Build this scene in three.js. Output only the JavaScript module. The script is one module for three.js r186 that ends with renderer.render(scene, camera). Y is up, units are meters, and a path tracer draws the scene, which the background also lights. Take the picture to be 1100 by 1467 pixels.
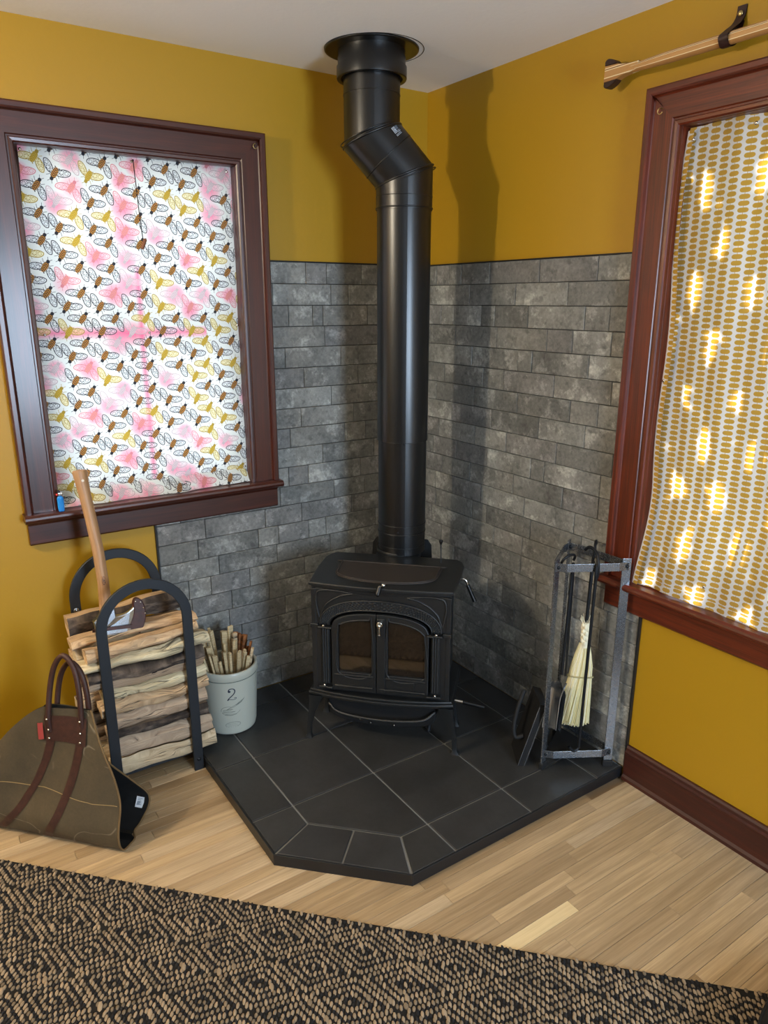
import * as THREE from 'three';
import { mergeGeometries, toCreasedNormals } from 'three/addons/utils/BufferGeometryUtils.js';
import { RoundedBoxGeometry } from 'three/addons/geometries/RoundedBoxGeometry.js';
import { RectAreaLightUniformsLib } from 'three/addons/lights/RectAreaLightUniformsLib.js';

// ---------------------------------------------------------------- camera, sky, sun, lights, exposure
const scene = new THREE.Scene();
const camera = new THREE.PerspectiveCamera(70.26, 1100 / 1467, 0.05, 60);
camera.rotation.order = 'YXZ';
camera.position.set(-1.969, 1.637, 2.624);
camera.rotation.set(-0.2822, -0.5901, 0.0005);
scene.add(camera);
scene.background = new THREE.Color().setRGB(1.95, 2.1, 2.28);
const renderer = new THREE.WebGLRenderer({ antialias: true });
renderer.toneMapping = THREE.LinearToneMapping;
renderer.toneMappingExposure = 1.17;
renderer.shadowMap.enabled = true;
RectAreaLightUniformsLib.init();
const sun = new THREE.DirectionalLight(0xfffaf0, 11); sun.shadow.radius = 4;
sun.position.set(5, 3.2, 3.1); sun.target.position.set(0, 1.4, 1.55);
sun.castShadow = true;
Object.assign(sun.shadow.camera, { left: -3, right: 3, top: 3, bottom: -3, near: .1, far: 14 });
scene.add(sun, sun.target);
const WIN_X = -0.95, WIN_Y = 1.32, WIN_W = .62, WIN_H = 1.25;      // added window behind the camera, for light the shadows imply
const dayLight = new THREE.RectAreaLight(new THREE.Color().setRGB(.76, .98, 1.25), 27, WIN_W, WIN_H);
dayLight.position.set(WIN_X, WIN_Y, 4.335); dayLight.lookAt(WIN_X, WIN_Y, 0); scene.add(dayLight);
const LAMP = [-3.1, 2.25, .68];                                     // added ceiling globe at the far left, for light the shadows imply
const lamp = new THREE.PointLight(new THREE.Color().setRGB(1, .87, .67), 7, 0, 2);
lamp.position.set(...LAMP); lamp.shadow.radius = 3; lamp.castShadow = true; scene.add(lamp);

// ---------------------------------------------------------------- helpers
function rng(seed) { let a = seed >>> 0; return () => { a = (a + 0x6D2B79F5) >>> 0; let t = a; t = Math.imul(t ^ (t >>> 15), t | 1); t ^= t + Math.imul(t ^ (t >>> 7), t | 61); return ((t ^ (t >>> 14)) >>> 0) / 4294967296; }; }
const H = 2.44, P = 1.2355, TOP = 1.779, PAD = .039;
const used = {};
const numbered = n => { const k = used[n] = (used[n] ?? -1) + 1; return k ? n + '_' + String(k).padStart(3, '0') : n; };
function mesh(name, geo, mat, parent = scene, label) {
  const m = new THREE.Mesh(geo, mat); m.name = numbered(name); m.castShadow = m.receiveShadow = true;
  if (label) m.userData.label = label;
  parent.add(m); return m;
}
function group(name, parent = scene, pos = [0, 0, 0], ry = 0) { const g = new THREE.Group(); g.name = numbered(name); g.position.set(...pos); g.rotation.y = ry; parent.add(g); return g; }
function tag(o, label, category, grp) { Object.assign(o.userData, { label, category }); if (grp) o.userData.group = grp; return o; }
function thing(name, label, category, pos, ry, grp) { return tag(group(name, scene, pos, ry), label, category, grp); }
function structure(o) { o.userData.kind = 'structure'; return o; }
const V = (x, y, z) => new THREE.Vector3(x, y, z);
const merge = a => mergeGeometries(a.map(g => { const n = g.index ? g.toNonIndexed() : g; for (const k of Object.keys(n.attributes)) if (!['position', 'normal', 'uv'].includes(k)) n.deleteAttribute(k); return n; }));
// uv in metres by the dominant axis of each face; swap turns the grain
function uvm(geo, swap = false, ox = 0, oy = 0) {
  const g = geo.index ? geo.toNonIndexed() : geo, p = g.attributes.position, uv = new Float32Array(p.count * 2);
  const a = V(), b = V(), c = V(), n = V();
  for (let i = 0; i < p.count; i += 3) {
    a.fromBufferAttribute(p, i); b.fromBufferAttribute(p, i + 1); c.fromBufferAttribute(p, i + 2);
    n.copy(b).sub(a).cross(c.clone().sub(a)); const x = Math.abs(n.x), y = Math.abs(n.y), z = Math.abs(n.z);
    [a, b, c].forEach((v, k) => {
      let s, t; if (x > y && x > z) [s, t] = [v.z, v.y]; else if (y > z) [s, t] = [v.x, v.z]; else [s, t] = [v.x, v.y];
      if (swap) [s, t] = [t, s];
      uv[(i + k) * 2] = s + ox; uv[(i + k) * 2 + 1] = t + oy;
    });
  }
  g.setAttribute('uv', new THREE.BufferAttribute(uv, 2)); return g;
}
function box(w, h, d, x = 0, y = 0, z = 0, r = .002, swap = false) {
  const rr = Math.min(r, w * .45, h * .45, d * .45);
  const g = rr > .0004 ? new RoundedBoxGeometry(w, h, d, 1, rr) : new THREE.BoxGeometry(w, h, d);
  g.translate(x, y, z); return uvm(g, swap);
}
// a box from A to B: section w (sideways) x t
function bar(A, B, w, t, up = V(0, 1, 0), r = .0015) {
  const d = B.clone().sub(A), L = d.length(); d.normalize();
  let s = d.clone().cross(up); if (s.length() < 1e-3) s = V(1, 0, 0); s.normalize(); const u = s.clone().cross(d).normalize();
  const g = uvm(new RoundedBoxGeometry(w, L, t, 1, Math.min(r, w * .4, t * .4)));
  g.applyMatrix4(new THREE.Matrix4().makeBasis(s, d, u)); const m = A.clone().add(B).multiplyScalar(.5); g.translate(m.x, m.y, m.z); return g;
}
function rod(A, B, r, r2 = r, seg = 14) {
  const d = B.clone().sub(A), L = d.length(); const g = new THREE.CylinderGeometry(r2, r, L, seg);
  g.applyQuaternion(new THREE.Quaternion().setFromUnitVectors(V(0, 1, 0), d.normalize())); const m = A.clone().add(B).multiplyScalar(.5); g.translate(m.x, m.y, m.z); return g;
}
function tube(pts, r, seg = 40, rad = 10, closed = false) { return new THREE.TubeGeometry(new THREE.CatmullRomCurve3(pts, closed, 'catmullrom', .5), seg, r, rad, closed); }
function lathe(pts, seg = 48) { return new THREE.LatheGeometry(pts.map(p => new THREE.Vector2(p[0], p[1])), seg); }
function ball(r, x, y, z, sx = 1, sy = 1, sz = 1) { const g = new THREE.SphereGeometry(r, 14, 10); g.scale(sx, sy, sz); g.translate(x, y, z); return g; }
function gridGeo(nu, nv, fn) {
  const p = [], uv = [], ix = [];
  for (let j = 0; j <= nv; j++) for (let i = 0; i <= nu; i++) { const q = fn(i / nu, j / nv); p.push(q[0], q[1], q[2]); uv.push(q[3] ?? i / nu, q[4] ?? j / nv); }
  for (let j = 0; j < nv; j++) for (let i = 0; i < nu; i++) { const a = j * (nu + 1) + i, b = a + 1, c = a + nu + 1, d = c + 1; ix.push(a, b, d, a, d, c); }
  const g = new THREE.BufferGeometry(); g.setAttribute('position', new THREE.Float32BufferAttribute(p, 3)); g.setAttribute('uv', new THREE.Float32BufferAttribute(uv, 2)); g.setIndex(ix); g.computeVertexNormals(); return g;
}
// convex polygon (counter-clockwise, local xy) extruded along +z with a chamfered front edge
function slab(poly, d, c, ox = 0, oy = 0, swap = false) {
  const n = poly.length, inner = inset(poly, c), p = [];
  const tri = (...q) => q.forEach(v => p.push(...v));
  const at = (q, z) => [q[0], q[1], z];
  for (let i = 1; i < n - 1; i++) tri(at(inner[0], d), at(inner[i], d), at(inner[i + 1], d));
  for (let i = 0; i < n; i++) {
    const j = (i + 1) % n;
    tri(at(poly[i], d - c), at(poly[j], d - c), at(inner[j], d)); tri(at(poly[i], d - c), at(inner[j], d), at(inner[i], d));
    tri(at(poly[i], 0), at(poly[j], 0), at(poly[j], d - c)); tri(at(poly[i], 0), at(poly[j], d - c), at(poly[i], d - c));
  }
  const g = new THREE.BufferGeometry(); g.setAttribute('position', new THREE.Float32BufferAttribute(p, 3)); g.computeVertexNormals(); return uvm(g, swap, ox, oy);
}
function inset(poly, c) {
  const n = poly.length;
  return poly.map((b, i) => {
    const a = poly[(i + n - 1) % n], e = poly[(i + 1) % n];
    const n1 = norm2(-(b[1] - a[1]), b[0] - a[0]), n2 = norm2(-(e[1] - b[1]), e[0] - b[0]);
    const k = 1 + n1[0] * n2[0] + n1[1] * n2[1]; return [b[0] + (n1[0] + n2[0]) * c / k, b[1] + (n1[1] + n2[1]) * c / k];
  });
}
function norm2(x, y) { const l = Math.hypot(x, y) || 1; return [x / l, y / l]; }
const rect = (x0, y0, x1, y1) => [[x0, y0], [x1, y0], [x1, y1], [x0, y1]];
function clip(poly, a, b, c) {   // keep a*x + b*y <= c
  const o = [];
  poly.forEach((p, i) => {
    const q = poly[(i + 1) % poly.length], dp = a * p[0] + b * p[1] - c, dq = a * q[0] + b * q[1] - c;
    if (dp <= 0) o.push(p); if ((dp < 0 && dq > 0) || (dp > 0 && dq < 0)) { const t = dp / (dp - dq); o.push([p[0] + (q[0] - p[0]) * t, p[1] + (q[1] - p[1]) * t]); }
  });
  return o;
}
function shapeOf(pts) { return new THREE.Shape(pts.map(p => new THREE.Vector2(p[0], p[1]))); }
function extrude(shape, depth, bevel = .0015, seg = 1, curve = 24) {
  return uvm(new THREE.ExtrudeGeometry(shape, { depth: depth - 2 * bevel, bevelEnabled: bevel > 0, bevelThickness: bevel, bevelSize: bevel, bevelOffset: -bevel, bevelSegments: seg, curveSegments: curve }).translate(0, 0, bevel));
}
// plan shape (x, z) extruded upward from y0
function plate(pts, y0, h, bevel = .003, seg = 2) { const g = extrude(shapeOf(pts.map(p => [p[0], -p[1]])), h, bevel, seg); g.rotateX(-Math.PI / 2); g.translate(0, y0, 0); return g; }

// ---------------------------------------------------------------- noise and textures
function lattice(seed, n) { const r = rng(seed), a = new Float32Array(n * n); for (let i = 0; i < n * n; i++) a[i] = r(); return a; }
const LAT = lattice(77, 64);
function vn(x, y, px, py) { // periodic value noise
  const xi = Math.floor(x), yi = Math.floor(y), fx = x - xi, fy = y - yi, sx = fx * fx * (3 - 2 * fx), sy = fy * fy * (3 - 2 * fy);
  const at = (i, j) => LAT[((((j % py) + py) % py) * 7 % 64) * 64 + ((((i % px) + px) % px) * 5 + (((j % py) + py) % py) * 3) % 64];
  const a = at(xi, yi), b = at(xi + 1, yi), c = at(xi, yi + 1), d = at(xi + 1, yi + 1);
  return a + (b - a) * sx + (c - a + (a - b - c + d) * sx) * sy;
}
function fbm(u, v, px, py, oct = 5, gain = .5) { let s = 0, a = 1, t = 0; for (let o = 0; o < oct; o++) { s += a * vn(u * px + o * 13.7, v * py + o * 5.3, px, py); t += a; a *= gain; px *= 2; py *= 2; } return s / t; }
const clamp = (v, a = 0, b = 1) => Math.min(b, Math.max(a, v)), mix = (a, b, t) => a + (b - a) * t, sstep = (a, b, x) => { const t = clamp((x - a) / (b - a)); return t * t * (3 - 2 * t); };
function tex(w, h, size, fn, srgb = true) {  // size = metres per repeat [u, v]
  const d = new Uint8Array(w * h * 4);
  for (let j = 0; j < h; j++) for (let i = 0; i < w; i++) { const c = fn(i / w, j / h), k = (j * w + i) * 4; d[k] = clamp(c[0], 0, 255); d[k + 1] = clamp(c[1], 0, 255); d[k + 2] = clamp(c[2], 0, 255); d[k + 3] = 255; }
  const t = new THREE.DataTexture(d, w, h); t.wrapS = t.wrapT = THREE.RepeatWrapping; t.magFilter = THREE.LinearFilter; t.minFilter = THREE.LinearMipmapLinearFilter; t.generateMipmaps = true;
  if (srgb) t.colorSpace = THREE.SRGBColorSpace; t.repeat.set(1 / size[0], 1 / size[1]); t.needsUpdate = true; return t;
}
const ramp = (a, b, t) => [mix(a[0], b[0], t), mix(a[1], b[1], t), mix(a[2], b[2], t)];
const grey = v => [v, v, v];
function canvasTex(w, h, draw, srgb = true) { const c = document.createElement('canvas'); c.width = w; c.height = h; draw(c.getContext('2d'), w, h); const t = new THREE.CanvasTexture(c); if (srgb) t.colorSpace = THREE.SRGBColorSpace; t.magFilter = THREE.LinearFilter; return t; }
const std = o => new THREE.MeshStandardMaterial(o), phys = o => new THREE.MeshPhysicalMaterial(o);

const paintBump = tex(512, 512, [.35, .35], (u, v) => grey(255 * fbm(u, v, 32, 32, 3)), false);
const yellowPaint = std({ color: 0xae8510, roughness: .48, bumpMap: paintBump, bumpScale: .0002 });
const ceilingPaint = std({ color: 0xf6f3ee, roughness: .9, bumpMap: paintBump, bumpScale: .0003 });
const plainWall = std({ color: 0x92979d, roughness: .8 });
// stone wall tiles: mottled grey with pale worn patches
const stoneFn = (u, v) => {
  const a = fbm(u, v, 6, 6, 6, .6), b = fbm(u + .37, v + .11, 14, 14, 6, .72), c = fbm(u + .7, v + .2, 90, 90, 3, .7);
  let k = 127 + 72 * (a - .5) + 44 * (c - .5); const worn = sstep(.53, .68, b) * (.35 + .65 * c); k += 46 * worn;
  const pit = sstep(.66, .74, fbm(u + .3, v + .6, 40, 40, 3)); k -= 16 * pit;
  return [k * 1.0, k * 1.0, k * .96];
};
const stoneMap = tex(1024, 1024, [.8, .8], stoneFn);
const stoneBump = tex(512, 512, [.8, .8], (u, v) => grey(stoneFn(u, v)[1] * 1.6), false);
const STONE = [0xffffff, 0xd9d9d9, 0xf2f0ee, 0xe2e0e2].map(c => std({ color: c, map: stoneMap, bumpMap: stoneBump, bumpScale: .0012, roughness: .62 }));
const groutMat = std({ color: 0x2e2c2a, roughness: .95 });
const slateMap = tex(512, 512, [.5, .5], (u, v) => { const a = fbm(u, v, 5, 5, 6, .55), b = fbm(u + .3, v, 50, 50, 3); const k = 50 + 20 * (a - .5) + 8 * (b - .5); return [k, k * 1.0, k * 1.0]; });
const SLATE = [0xffffff, 0xe9e9ea, 0xf4f3f0].map(c => std({ color: c, map: slateMap, roughness: .42, bumpMap: slateMap, bumpScale: .0006 }));
const padGrout = std({ color: 0x7d7c78, roughness: .95 });
const blackEdge = std({ color: 0x17191c, roughness: .4 });
// timber
function woodTex(w, h, size, dark, light, rings, fine, seed) {
  return tex(w, h, size, (u, v) => {
    const warp = fbm(u + seed, v, 2, 6, 4) * 1.3, s = .5 + .5 * Math.sin((v * rings + warp * rings * .35) * 6.283);
    const g = fbm(u + seed, v + seed, 6, 90, 4, .6), f = fbm(u, v + seed * 2, 30, 256, 2);
    return ramp(dark, light, clamp(.18 + .42 * s * fine + .5 * g + .22 * (f - .5)));
  });
}
const oakMap = woodTex(1024, 512, [.9, .3], [148, 126, 96], [216, 192, 156], 6, .5, .13);
const OAK = [0xffffff, 0xebe6df, 0xdfd8ce, 0xfdf8ee, 0xd3c9bb, 0xf5f0e6, 0xe6dfd3].map(c => std({ color: c, map: oakMap, roughness: .4, bumpMap: oakMap, bumpScale: .0003 }));
const palestOak = std({ color: 0xfff8e6, map: woodTex(512, 256, [.9, .3], [206, 184, 146], [240, 224, 190], 4, .4, .4), roughness: .4 });
const mahMap = woodTex(1024, 512, [.8, .25], [52, 21, 13], [104, 48, 28], 5, .55, .31);
const mahMapV = mahMap;
const mahogany = phys({ color: 0xd8c8c8, map: mahMap, roughness: .38, clearcoat: .5, clearcoatRoughness: .22, bumpMap: mahMap, bumpScale: .0005 });
const baseWood = std({ color: 0xc8b0a8, map: mahMap, roughness: .55 });
const redMap = woodTex(1024, 512, [.8, .2], [54, 20, 10], [150, 70, 32], 6, .5, .63);
const mahoganyRed = phys({ color: 0xdcbca4, map: redMap, roughness: .4, clearcoat: .35, clearcoatRoughness: .25, bumpMap: mahMap, bumpScale: .0005 });
const splitMaps = [0, 1, 2, 3].map(i => { const lo = [[150, 122, 92], [128, 104, 86], [168, 144, 108], [142, 110, 82]][i], hi = [[240, 222, 192], [218, 194, 170], [246, 234, 204], [234, 204, 168]][i]; return tex(512, 256, [.5, .16], (u, v) => {
  const g = fbm(u + i * .21, v + i * .3, 4, 60, 5, .65), f = fbm(u + i * .1, v, 24, 200, 2), w = fbm(u + i * .37, v, 3, 5, 4), cr = sstep(.035, .0, Math.abs(fbm(u + i * .13, v + .5, 2, 22, 4, .55) - .5)) * sstep(.45, .6, fbm(u + .3 * i, v + .2, 5, 8, 3));
  return ramp(lo, hi, clamp(.15 + .75 * g + .3 * (f - .5) + .5 * (w - .5))).map((k, j) => k * (1 - .55 * cr) * (j === 2 ? .97 : 1)); }); });
const SPLIT = splitMaps.map(m => std({ map: m, roughness: .88, bumpMap: m, bumpScale: .0035 }));
const barkMap = tex(512, 512, [.25, .25], (u, v) => { const a = fbm(u, v, 5, 16, 5, .65), b = fbm(u + .4, v, 20, 40, 3); return ramp([34, 28, 25], [124, 108, 94], clamp(1.7 * (a - .35) + .3 * (b - .4) + .2)); });
const barkMat = std({ map: barkMap, roughness: .95, bumpMap: barkMap, bumpScale: .006 });
const hickory = std({ map: woodTex(512, 256, [.5, .1], [136, 98, 64], [198, 154, 108], 4, .5, .77), roughness: .45 });
// metals
const speckle = tex(512, 512, [.1, .1], (u, v) => grey(150 + 100 * (fbm(u, v, 64, 64, 2) - .5)), false);
const pipeBlack = phys({ color: 0x07080a, metalness: 0, ior: 1.6, roughness: .31, bumpMap: speckle, bumpScale: .0002 });
const castIron = phys({ color: 0x0f1214, metalness: 0, ior: 1.65, roughness: .42, bumpMap: speckle, bumpScale: .0005 });
const castDark = std({ color: 0x060607, roughness: .7 });
const griddleMat = std({ color: 0x352f2b, metalness: .3, roughness: .6, bumpMap: speckle, bumpScale: .0004 });
const chrome = std({ color: 0xd8d6d0, metalness: 1, roughness: .16 });
const steel = std({ color: 0x85898e, metalness: .85, roughness: .42, roughnessMap: speckle, bumpMap: speckle, bumpScale: .0002 });
const darkSteel = std({ color: 0x33373c, metalness: .6, roughness: .5, bumpMap: speckle, bumpScale: .0006 });
const forged = std({ color: 0x24272b, metalness: .6, roughness: .45 });
const brightSteel = std({ color: 0xb9bfc6, metalness: 1, roughness: .25 });
const brass = std({ color: 0xc9b27a, metalness: 1, roughness: .3 });
const blackPlastic = std({ color: 0x0b0b0c, roughness: .35 });
const rubber = std({ color: 0x131313, roughness: .8 });
const leatherMap = tex(256, 256, [.08, .08], (u, v) => { const a = fbm(u, v, 8, 8, 4), b = fbm(u, v + .3, 40, 40, 2); return ramp([44, 24, 18], [74, 42, 32], clamp(a * .8 + b * .3)); });
const leather = std({ map: leatherMap, roughness: .55, bumpMap: leatherMap, bumpScale: .0006 });
const sheathLeather = std({ color: 0xffd8d0, map: leatherMap, roughness: .45, bumpMap: leatherMap, bumpScale: .0004 });

// ---------------------------------------------------------------- room shell
const ROOM_X = -4, ROOM_Z = 4.4, T = .16;
const WL = { x0: -1.556, x1: -.849, y0: .95, y1: 2.094 }, WR = { x0: 1.2, x1: 1.914, y0: .735, y1: 2.113 };
const wallShape = (x0, x1, w) => { const s = shapeOf([[x0, 0], [x1, 0], [x1, H], [x0, H]]); if (w) s.holes.push(new THREE.Path([[w.x0, w.y0 - .03], [w.x1, w.y0 - .03], [w.x1, w.y1], [w.x0, w.y1]].map(p => new THREE.Vector2(...p)))); return s; };
const wallLeft = structure(mesh('wall_left', uvm(new THREE.ExtrudeGeometry(wallShape(ROOM_X, T, WL), { depth: T, bevelEnabled: false }).translate(0, 0, -T)), yellowPaint));
const gR = new THREE.ExtrudeGeometry(wallShape(0, ROOM_Z, WR), { depth: T, bevelEnabled: false }).translate(0, 0, -T); gR.rotateY(-Math.PI / 2);
const wallRight = structure(mesh('wall_right', uvm(gR), yellowPaint));
const gB = new THREE.ExtrudeGeometry(wallShape(ROOM_X, T, { x0: WIN_X - WIN_W / 2, x1: WIN_X + WIN_W / 2, y0: WIN_Y - WIN_H / 2 + .03, y1: WIN_Y + WIN_H / 2 }), { depth: T, bevelEnabled: false }).translate(0, 0, ROOM_Z);
structure(mesh('wall_back', uvm(gB), plainWall));
structure(mesh('wall_side', box(T, H, ROOM_Z + 2 * T, ROOM_X - T / 2, H / 2, ROOM_Z / 2, 0), plainWall));
structure(mesh('ceiling', box(-ROOM_X + 2 * T, T, ROOM_Z + 2 * T, ROOM_X / 2, H + T / 2, ROOM_Z / 2, 0), ceilingPaint));
const floor = structure(mesh('floor', box(-ROOM_X + 2 * T, T, ROOM_Z + 2 * T, ROOM_X / 2, -T / 2 - .012, ROOM_Z / 2, 0), std({ color: 0x94795a, roughness: .6 })));

// floor boards: strips along x, laid as far as the view reaches
{
  const r = rng(5), bw = .0428; let row = 0;
  const shown = (z) => z < .3 ? [-2.5, -P + .02] : z < 1.25 ? [-2.5, -.2] : [-2.1, 0];
  for (let z = .02; z < 2.3; z += bw, row++) {
    let [xa, xb] = shown(z); if (z > .45) xa = Math.max(xa, -2.1 + (z - .6) * .8);
    if (z < 1.2) xb = Math.min(xb, z < .9 ? -P + .02 : -(P - (z - .93)) + .06);
    let x = xa - r() * .5;
    while (x < xb) {
      let L = .28 + r() * .75; let e = Math.min(x + L, xb); if (xb - e < .12) e = xb;
      const w = bw - .0009, i = Math.floor(r() * OAK.length);
      const special = Math.abs(z - 1.52) < bw / 2; if (special && x < -.6 && e > -.6) e = -.6; const pale = special && x < -.75 && e > -.75;
      mesh('floor_board', slab(rect(0, 0, e - x - .0009, w), .012, .0008, r() * 3, r() * 2).rotateX(-Math.PI / 2).translate(x, -.012, z + bw), pale ? palestOak : OAK[i], floor);
      x = e;
    }
  }
}

// stone tiles on the two corner walls
{
  const rowH = .0791, g = .0022, d = .008, r = rng(21), rows = 22;
  const L = [[.326, .489, .58], [.389, .471], [.299, .509, .555, .66], [.25, .503], [.18, .429, .681], [.1, .347, .601], [.225, .478], [.12, .37, .619], [.06, .312, .415, .671], [.27, .524], [.09, .34, .594], [.22, .319, .473], [.132, .386, .631], [.265, .516, .6, .74]];
  const R = [[.09, .174, .254, .422, .683, .944], [.05, .309, .567, .822, 1.08], [.13, .212, .381, .46, .638, .904, 1.007], [.06, .228, .476, .739, .858], [.085, .335, .594, .67, .936], [.159, .407, .525, .786, 1.04], [.106, .353, .606, .868, .992], [.215, .463, .723, .943], [.129, .368, .555, .817, 1.07], [.091, .252, .448, .694, .764, 1.026], [.16, .345, .605, .861], [.113, .235, .419, .672, .925]];
  const fill = (have, full) => { const o = (have ?? []).slice(); let x = o.length ? o[o.length - 1] : r() * .2 + .06; if (!o.length) o.push(x); while (true) { const k = r(); x += k < .62 ? .253 : k < .86 ? .165 : .09; if (x > full - .05) break; o.push(x); } return [0, ...o, full]; };
  for (let k = 0; k < rows; k++) {
    const y1 = TOP - k * rowH, y0 = Math.max(y1 - rowH, PAD);
    const ls = fill(L[k], P), rs = fill(R[k], P);
    const put = (a, b, side) => {
      if (side === 'l' && b > .7395 && y0 > .85) { if (a >= .735) return; b = Math.min(b, .7395); }        // behind the window casing
      if (side === 'r' && b > 1.105 && y1 > .68) { if (a >= 1.1) return; b = 1.105; }
      const x0 = a + g / 2, x1 = b - g / 2, geo = slab(rect(0, 0, x1 - x0, y1 - y0 - g), d + r() * .0012, .0016, r() * 5, r() * 5);
      const m = STONE[Math.floor(r() * STONE.length)];
      if (side === 'l') mesh('tile', geo.translate(-x1, y0 + g / 2, .001), m, wallLeft); else mesh('tile', geo.rotateY(-Math.PI / 2).translate(-.001, y0 + g / 2, x0), m, wallRight);
    };
    for (let i = 0; i < ls.length - 1; i++) put(ls[i], ls[i + 1], 'l');
    for (let i = 0; i < rs.length - 1; i++) put(rs[i], rs[i + 1], 'r');
  }
  mesh('grout', merge([box(.736, TOP - .86, .006, -.368, (TOP + .86) / 2, .001, 0), box(P, .86 - PAD, .006, -P / 2, (.86 + PAD) / 2, .001, 0)]), groutMat, wallLeft);
  mesh('grout', merge([box(.006, TOP - .65, 1.1, -.001, (TOP + .65) / 2, .55, 0), box(.006, .65 - PAD, P, -.001, (.65 + PAD) / 2, P / 2, 0)]), groutMat, wallRight);
  structure(mesh('trim_1', merge([box(.74, .004, .011, -.37, TOP + .002, .0055, .001), box(.006, .80, .012, -P - .003, .039 + .405, .006, .001)]), blackEdge));
  structure(mesh('trim_2', merge([box(.011, .004, 1.1, -.0055, TOP + .002, .55, .001), box(.012, .625 - PAD, .006, -.006, (.625 + PAD) / 2, P + .003, .001)]), blackEdge));
}
// base boards
{
  const prof = [[0, 0], [.026, 0], [.026, .012], [.02, .02], [.018, .1], [.021, .104], [.021, .11], [.015, .114], [.014, .124], [.009, .131], [0, .131]];
  const run = (len) => extrude(shapeOf(prof), len, 0);
  const br = structure(group('baseboard_right'));
  mesh('board', uvm(run(ROOM_Z - P - .01).rotateY(Math.PI).translate(0, 0, ROOM_Z - .002)), baseWood, br).material.side = THREE.DoubleSide;
  const bl = structure(group('baseboard_left'));
  mesh('board', uvm(run(-ROOM_X - P - .01).rotateY(-Math.PI / 2).translate(-P - .008, 0, 0)), mahogany, bl);
}

// ---------------------------------------------------------------- windows (local x along the wall, z into the room)
function moulding(prof, A, B, mA, mB, inDir) {  // profile [across from the opening outward, depth]; m = how far an end lengthens per metre outward
  const d = B.clone().sub(A).normalize(), out = inDir.clone(), n = prof.length, p = [];
  const at = (i, end) => { const [a, z] = prof[i], b = end ? B : A; return b.clone().addScaledVector(out, a).addScaledVector(d, end ? a * mB : -a * mA).add(V(0, 0, z)); };
  const tri = (...v) => v.forEach(q => p.push(q.x, q.y, q.z));
  for (let i = 0; i < n; i++) { const j = (i + 1) % n; tri(at(i, 0), at(j, 0), at(j, 1)); tri(at(i, 0), at(j, 1), at(i, 1)); }
  for (let i = 1; i < n - 1; i++) { tri(at(0, 0), at(i + 1, 0), at(i, 0)); tri(at(0, 1), at(i, 1), at(i + 1, 1)); }
  const g = new THREE.BufferGeometry(); g.setAttribute('position', new THREE.Float32BufferAttribute(p, 3)); g.computeVertexNormals();
  return uvm(g, Math.abs(d.y) > .5);
}
const CAS = [[0, 0], [0, .014], [.004, .018], [.012, .019], [.015, .015], [.02, .015], [.023, .019], [.084, .019], [.087, .022], [.089, .031], [.094, .034], [.106, .034], [.111, .03], [.111, 0]];
const glassPane = phys({ color: 0xffffff, transmission: 1, thickness: 0, roughness: 0 });
function makeWindow(name, w, mat, ry, castle) {
  const g = structure(group(name, scene, [0, 0, 0], ry)), { x0, x1, y0, y1 } = w, ws = x1 - x0, hs = y1 - y0, cx = (x0 + x1) / 2;
  mesh('side_casing', moulding(CAS, V(x0, y0, 0), V(x0, y1, 0), 0, 1, V(-1, 0, 0)), mat, g).material.side = THREE.DoubleSide;
  mesh('side_casing', moulding(CAS, V(x1, y0, 0), V(x1, y1, 0), 0, 1, V(1, 0, 0)), mat, g);
  mesh('head_casing', moulding(CAS, V(x0, y1, 0), V(x1, y1, 0), 1, 1, V(0, 1, 0)), mat, g);
  // stool with a rounded nose and horns
  const nose = extrude(shapeOf([[-.12, 0], [.052, 0], [.06, .006], [.062, .013], [.06, .02], [.052, .026], [-.12, .026]]), ws + .236, .001).rotateY(-Math.PI / 2).translate(cx + (ws + .236) / 2, y0 - .026, 0);
  mesh('stool', uvm(nose), mat, g);
  mesh('apron', uvm(extrude(shapeOf([[0, 0], [.014, 0], [.019, .006], [.019, .07], [.024, .078], [.024, .086], [0, .086]]), ws + .215, .001).rotateY(-Math.PI / 2).translate(cx + (ws + .215) / 2, y0 - .112, 0)), mat, g);
  for (const s of [0, 1]) mesh('side_jamb', box(.02, hs, T, s ? x1 + .009 : x0 - .009, y0 + hs / 2, -T / 2, .001, true), mat, g);
  mesh('head_jamb', box(ws, .02, T, cx, y1 + .009, -T / 2, .001), mat, g);
  for (const s of [0, 1]) mesh('stop_bead', box(.014, hs, .02, s ? x1 - .007 : x0 + .007, y0 + hs / 2, -.075, .003, true), mat, g);
  const mid = y0 + hs * .52;
  for (const [ya, yb, z] of [[y0, mid + .02, -.105], [mid - .02, y1, -.13]]) {
    const sash = mesh('sash', merge([box(.045, yb - ya, .03, x0 + .0225, (ya + yb) / 2, z, .002, true), box(.045, yb - ya, .03, x1 - .0225, (ya + yb) / 2, z, .002, true), box(ws - .09, .045, .03, cx, ya + .0225, z), box(ws - .09, .04, .03, cx, yb - .02, z)]), mat, g);
    mesh('muntin', box(.02, yb - ya - .085, .02, cx, (ya + yb) / 2, z, .002), mat, sash);
    mesh('pane', box(ws - .09, yb - ya - .085, .004, cx, (ya + yb) / 2, z, 0), glassPane, sash);
  }
  return g;
}
const win1 = makeWindow('window_1', WL, mahogany, 0), win2 = makeWindow('window_2', WR, mahoganyRed, -Math.PI / 2);
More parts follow.
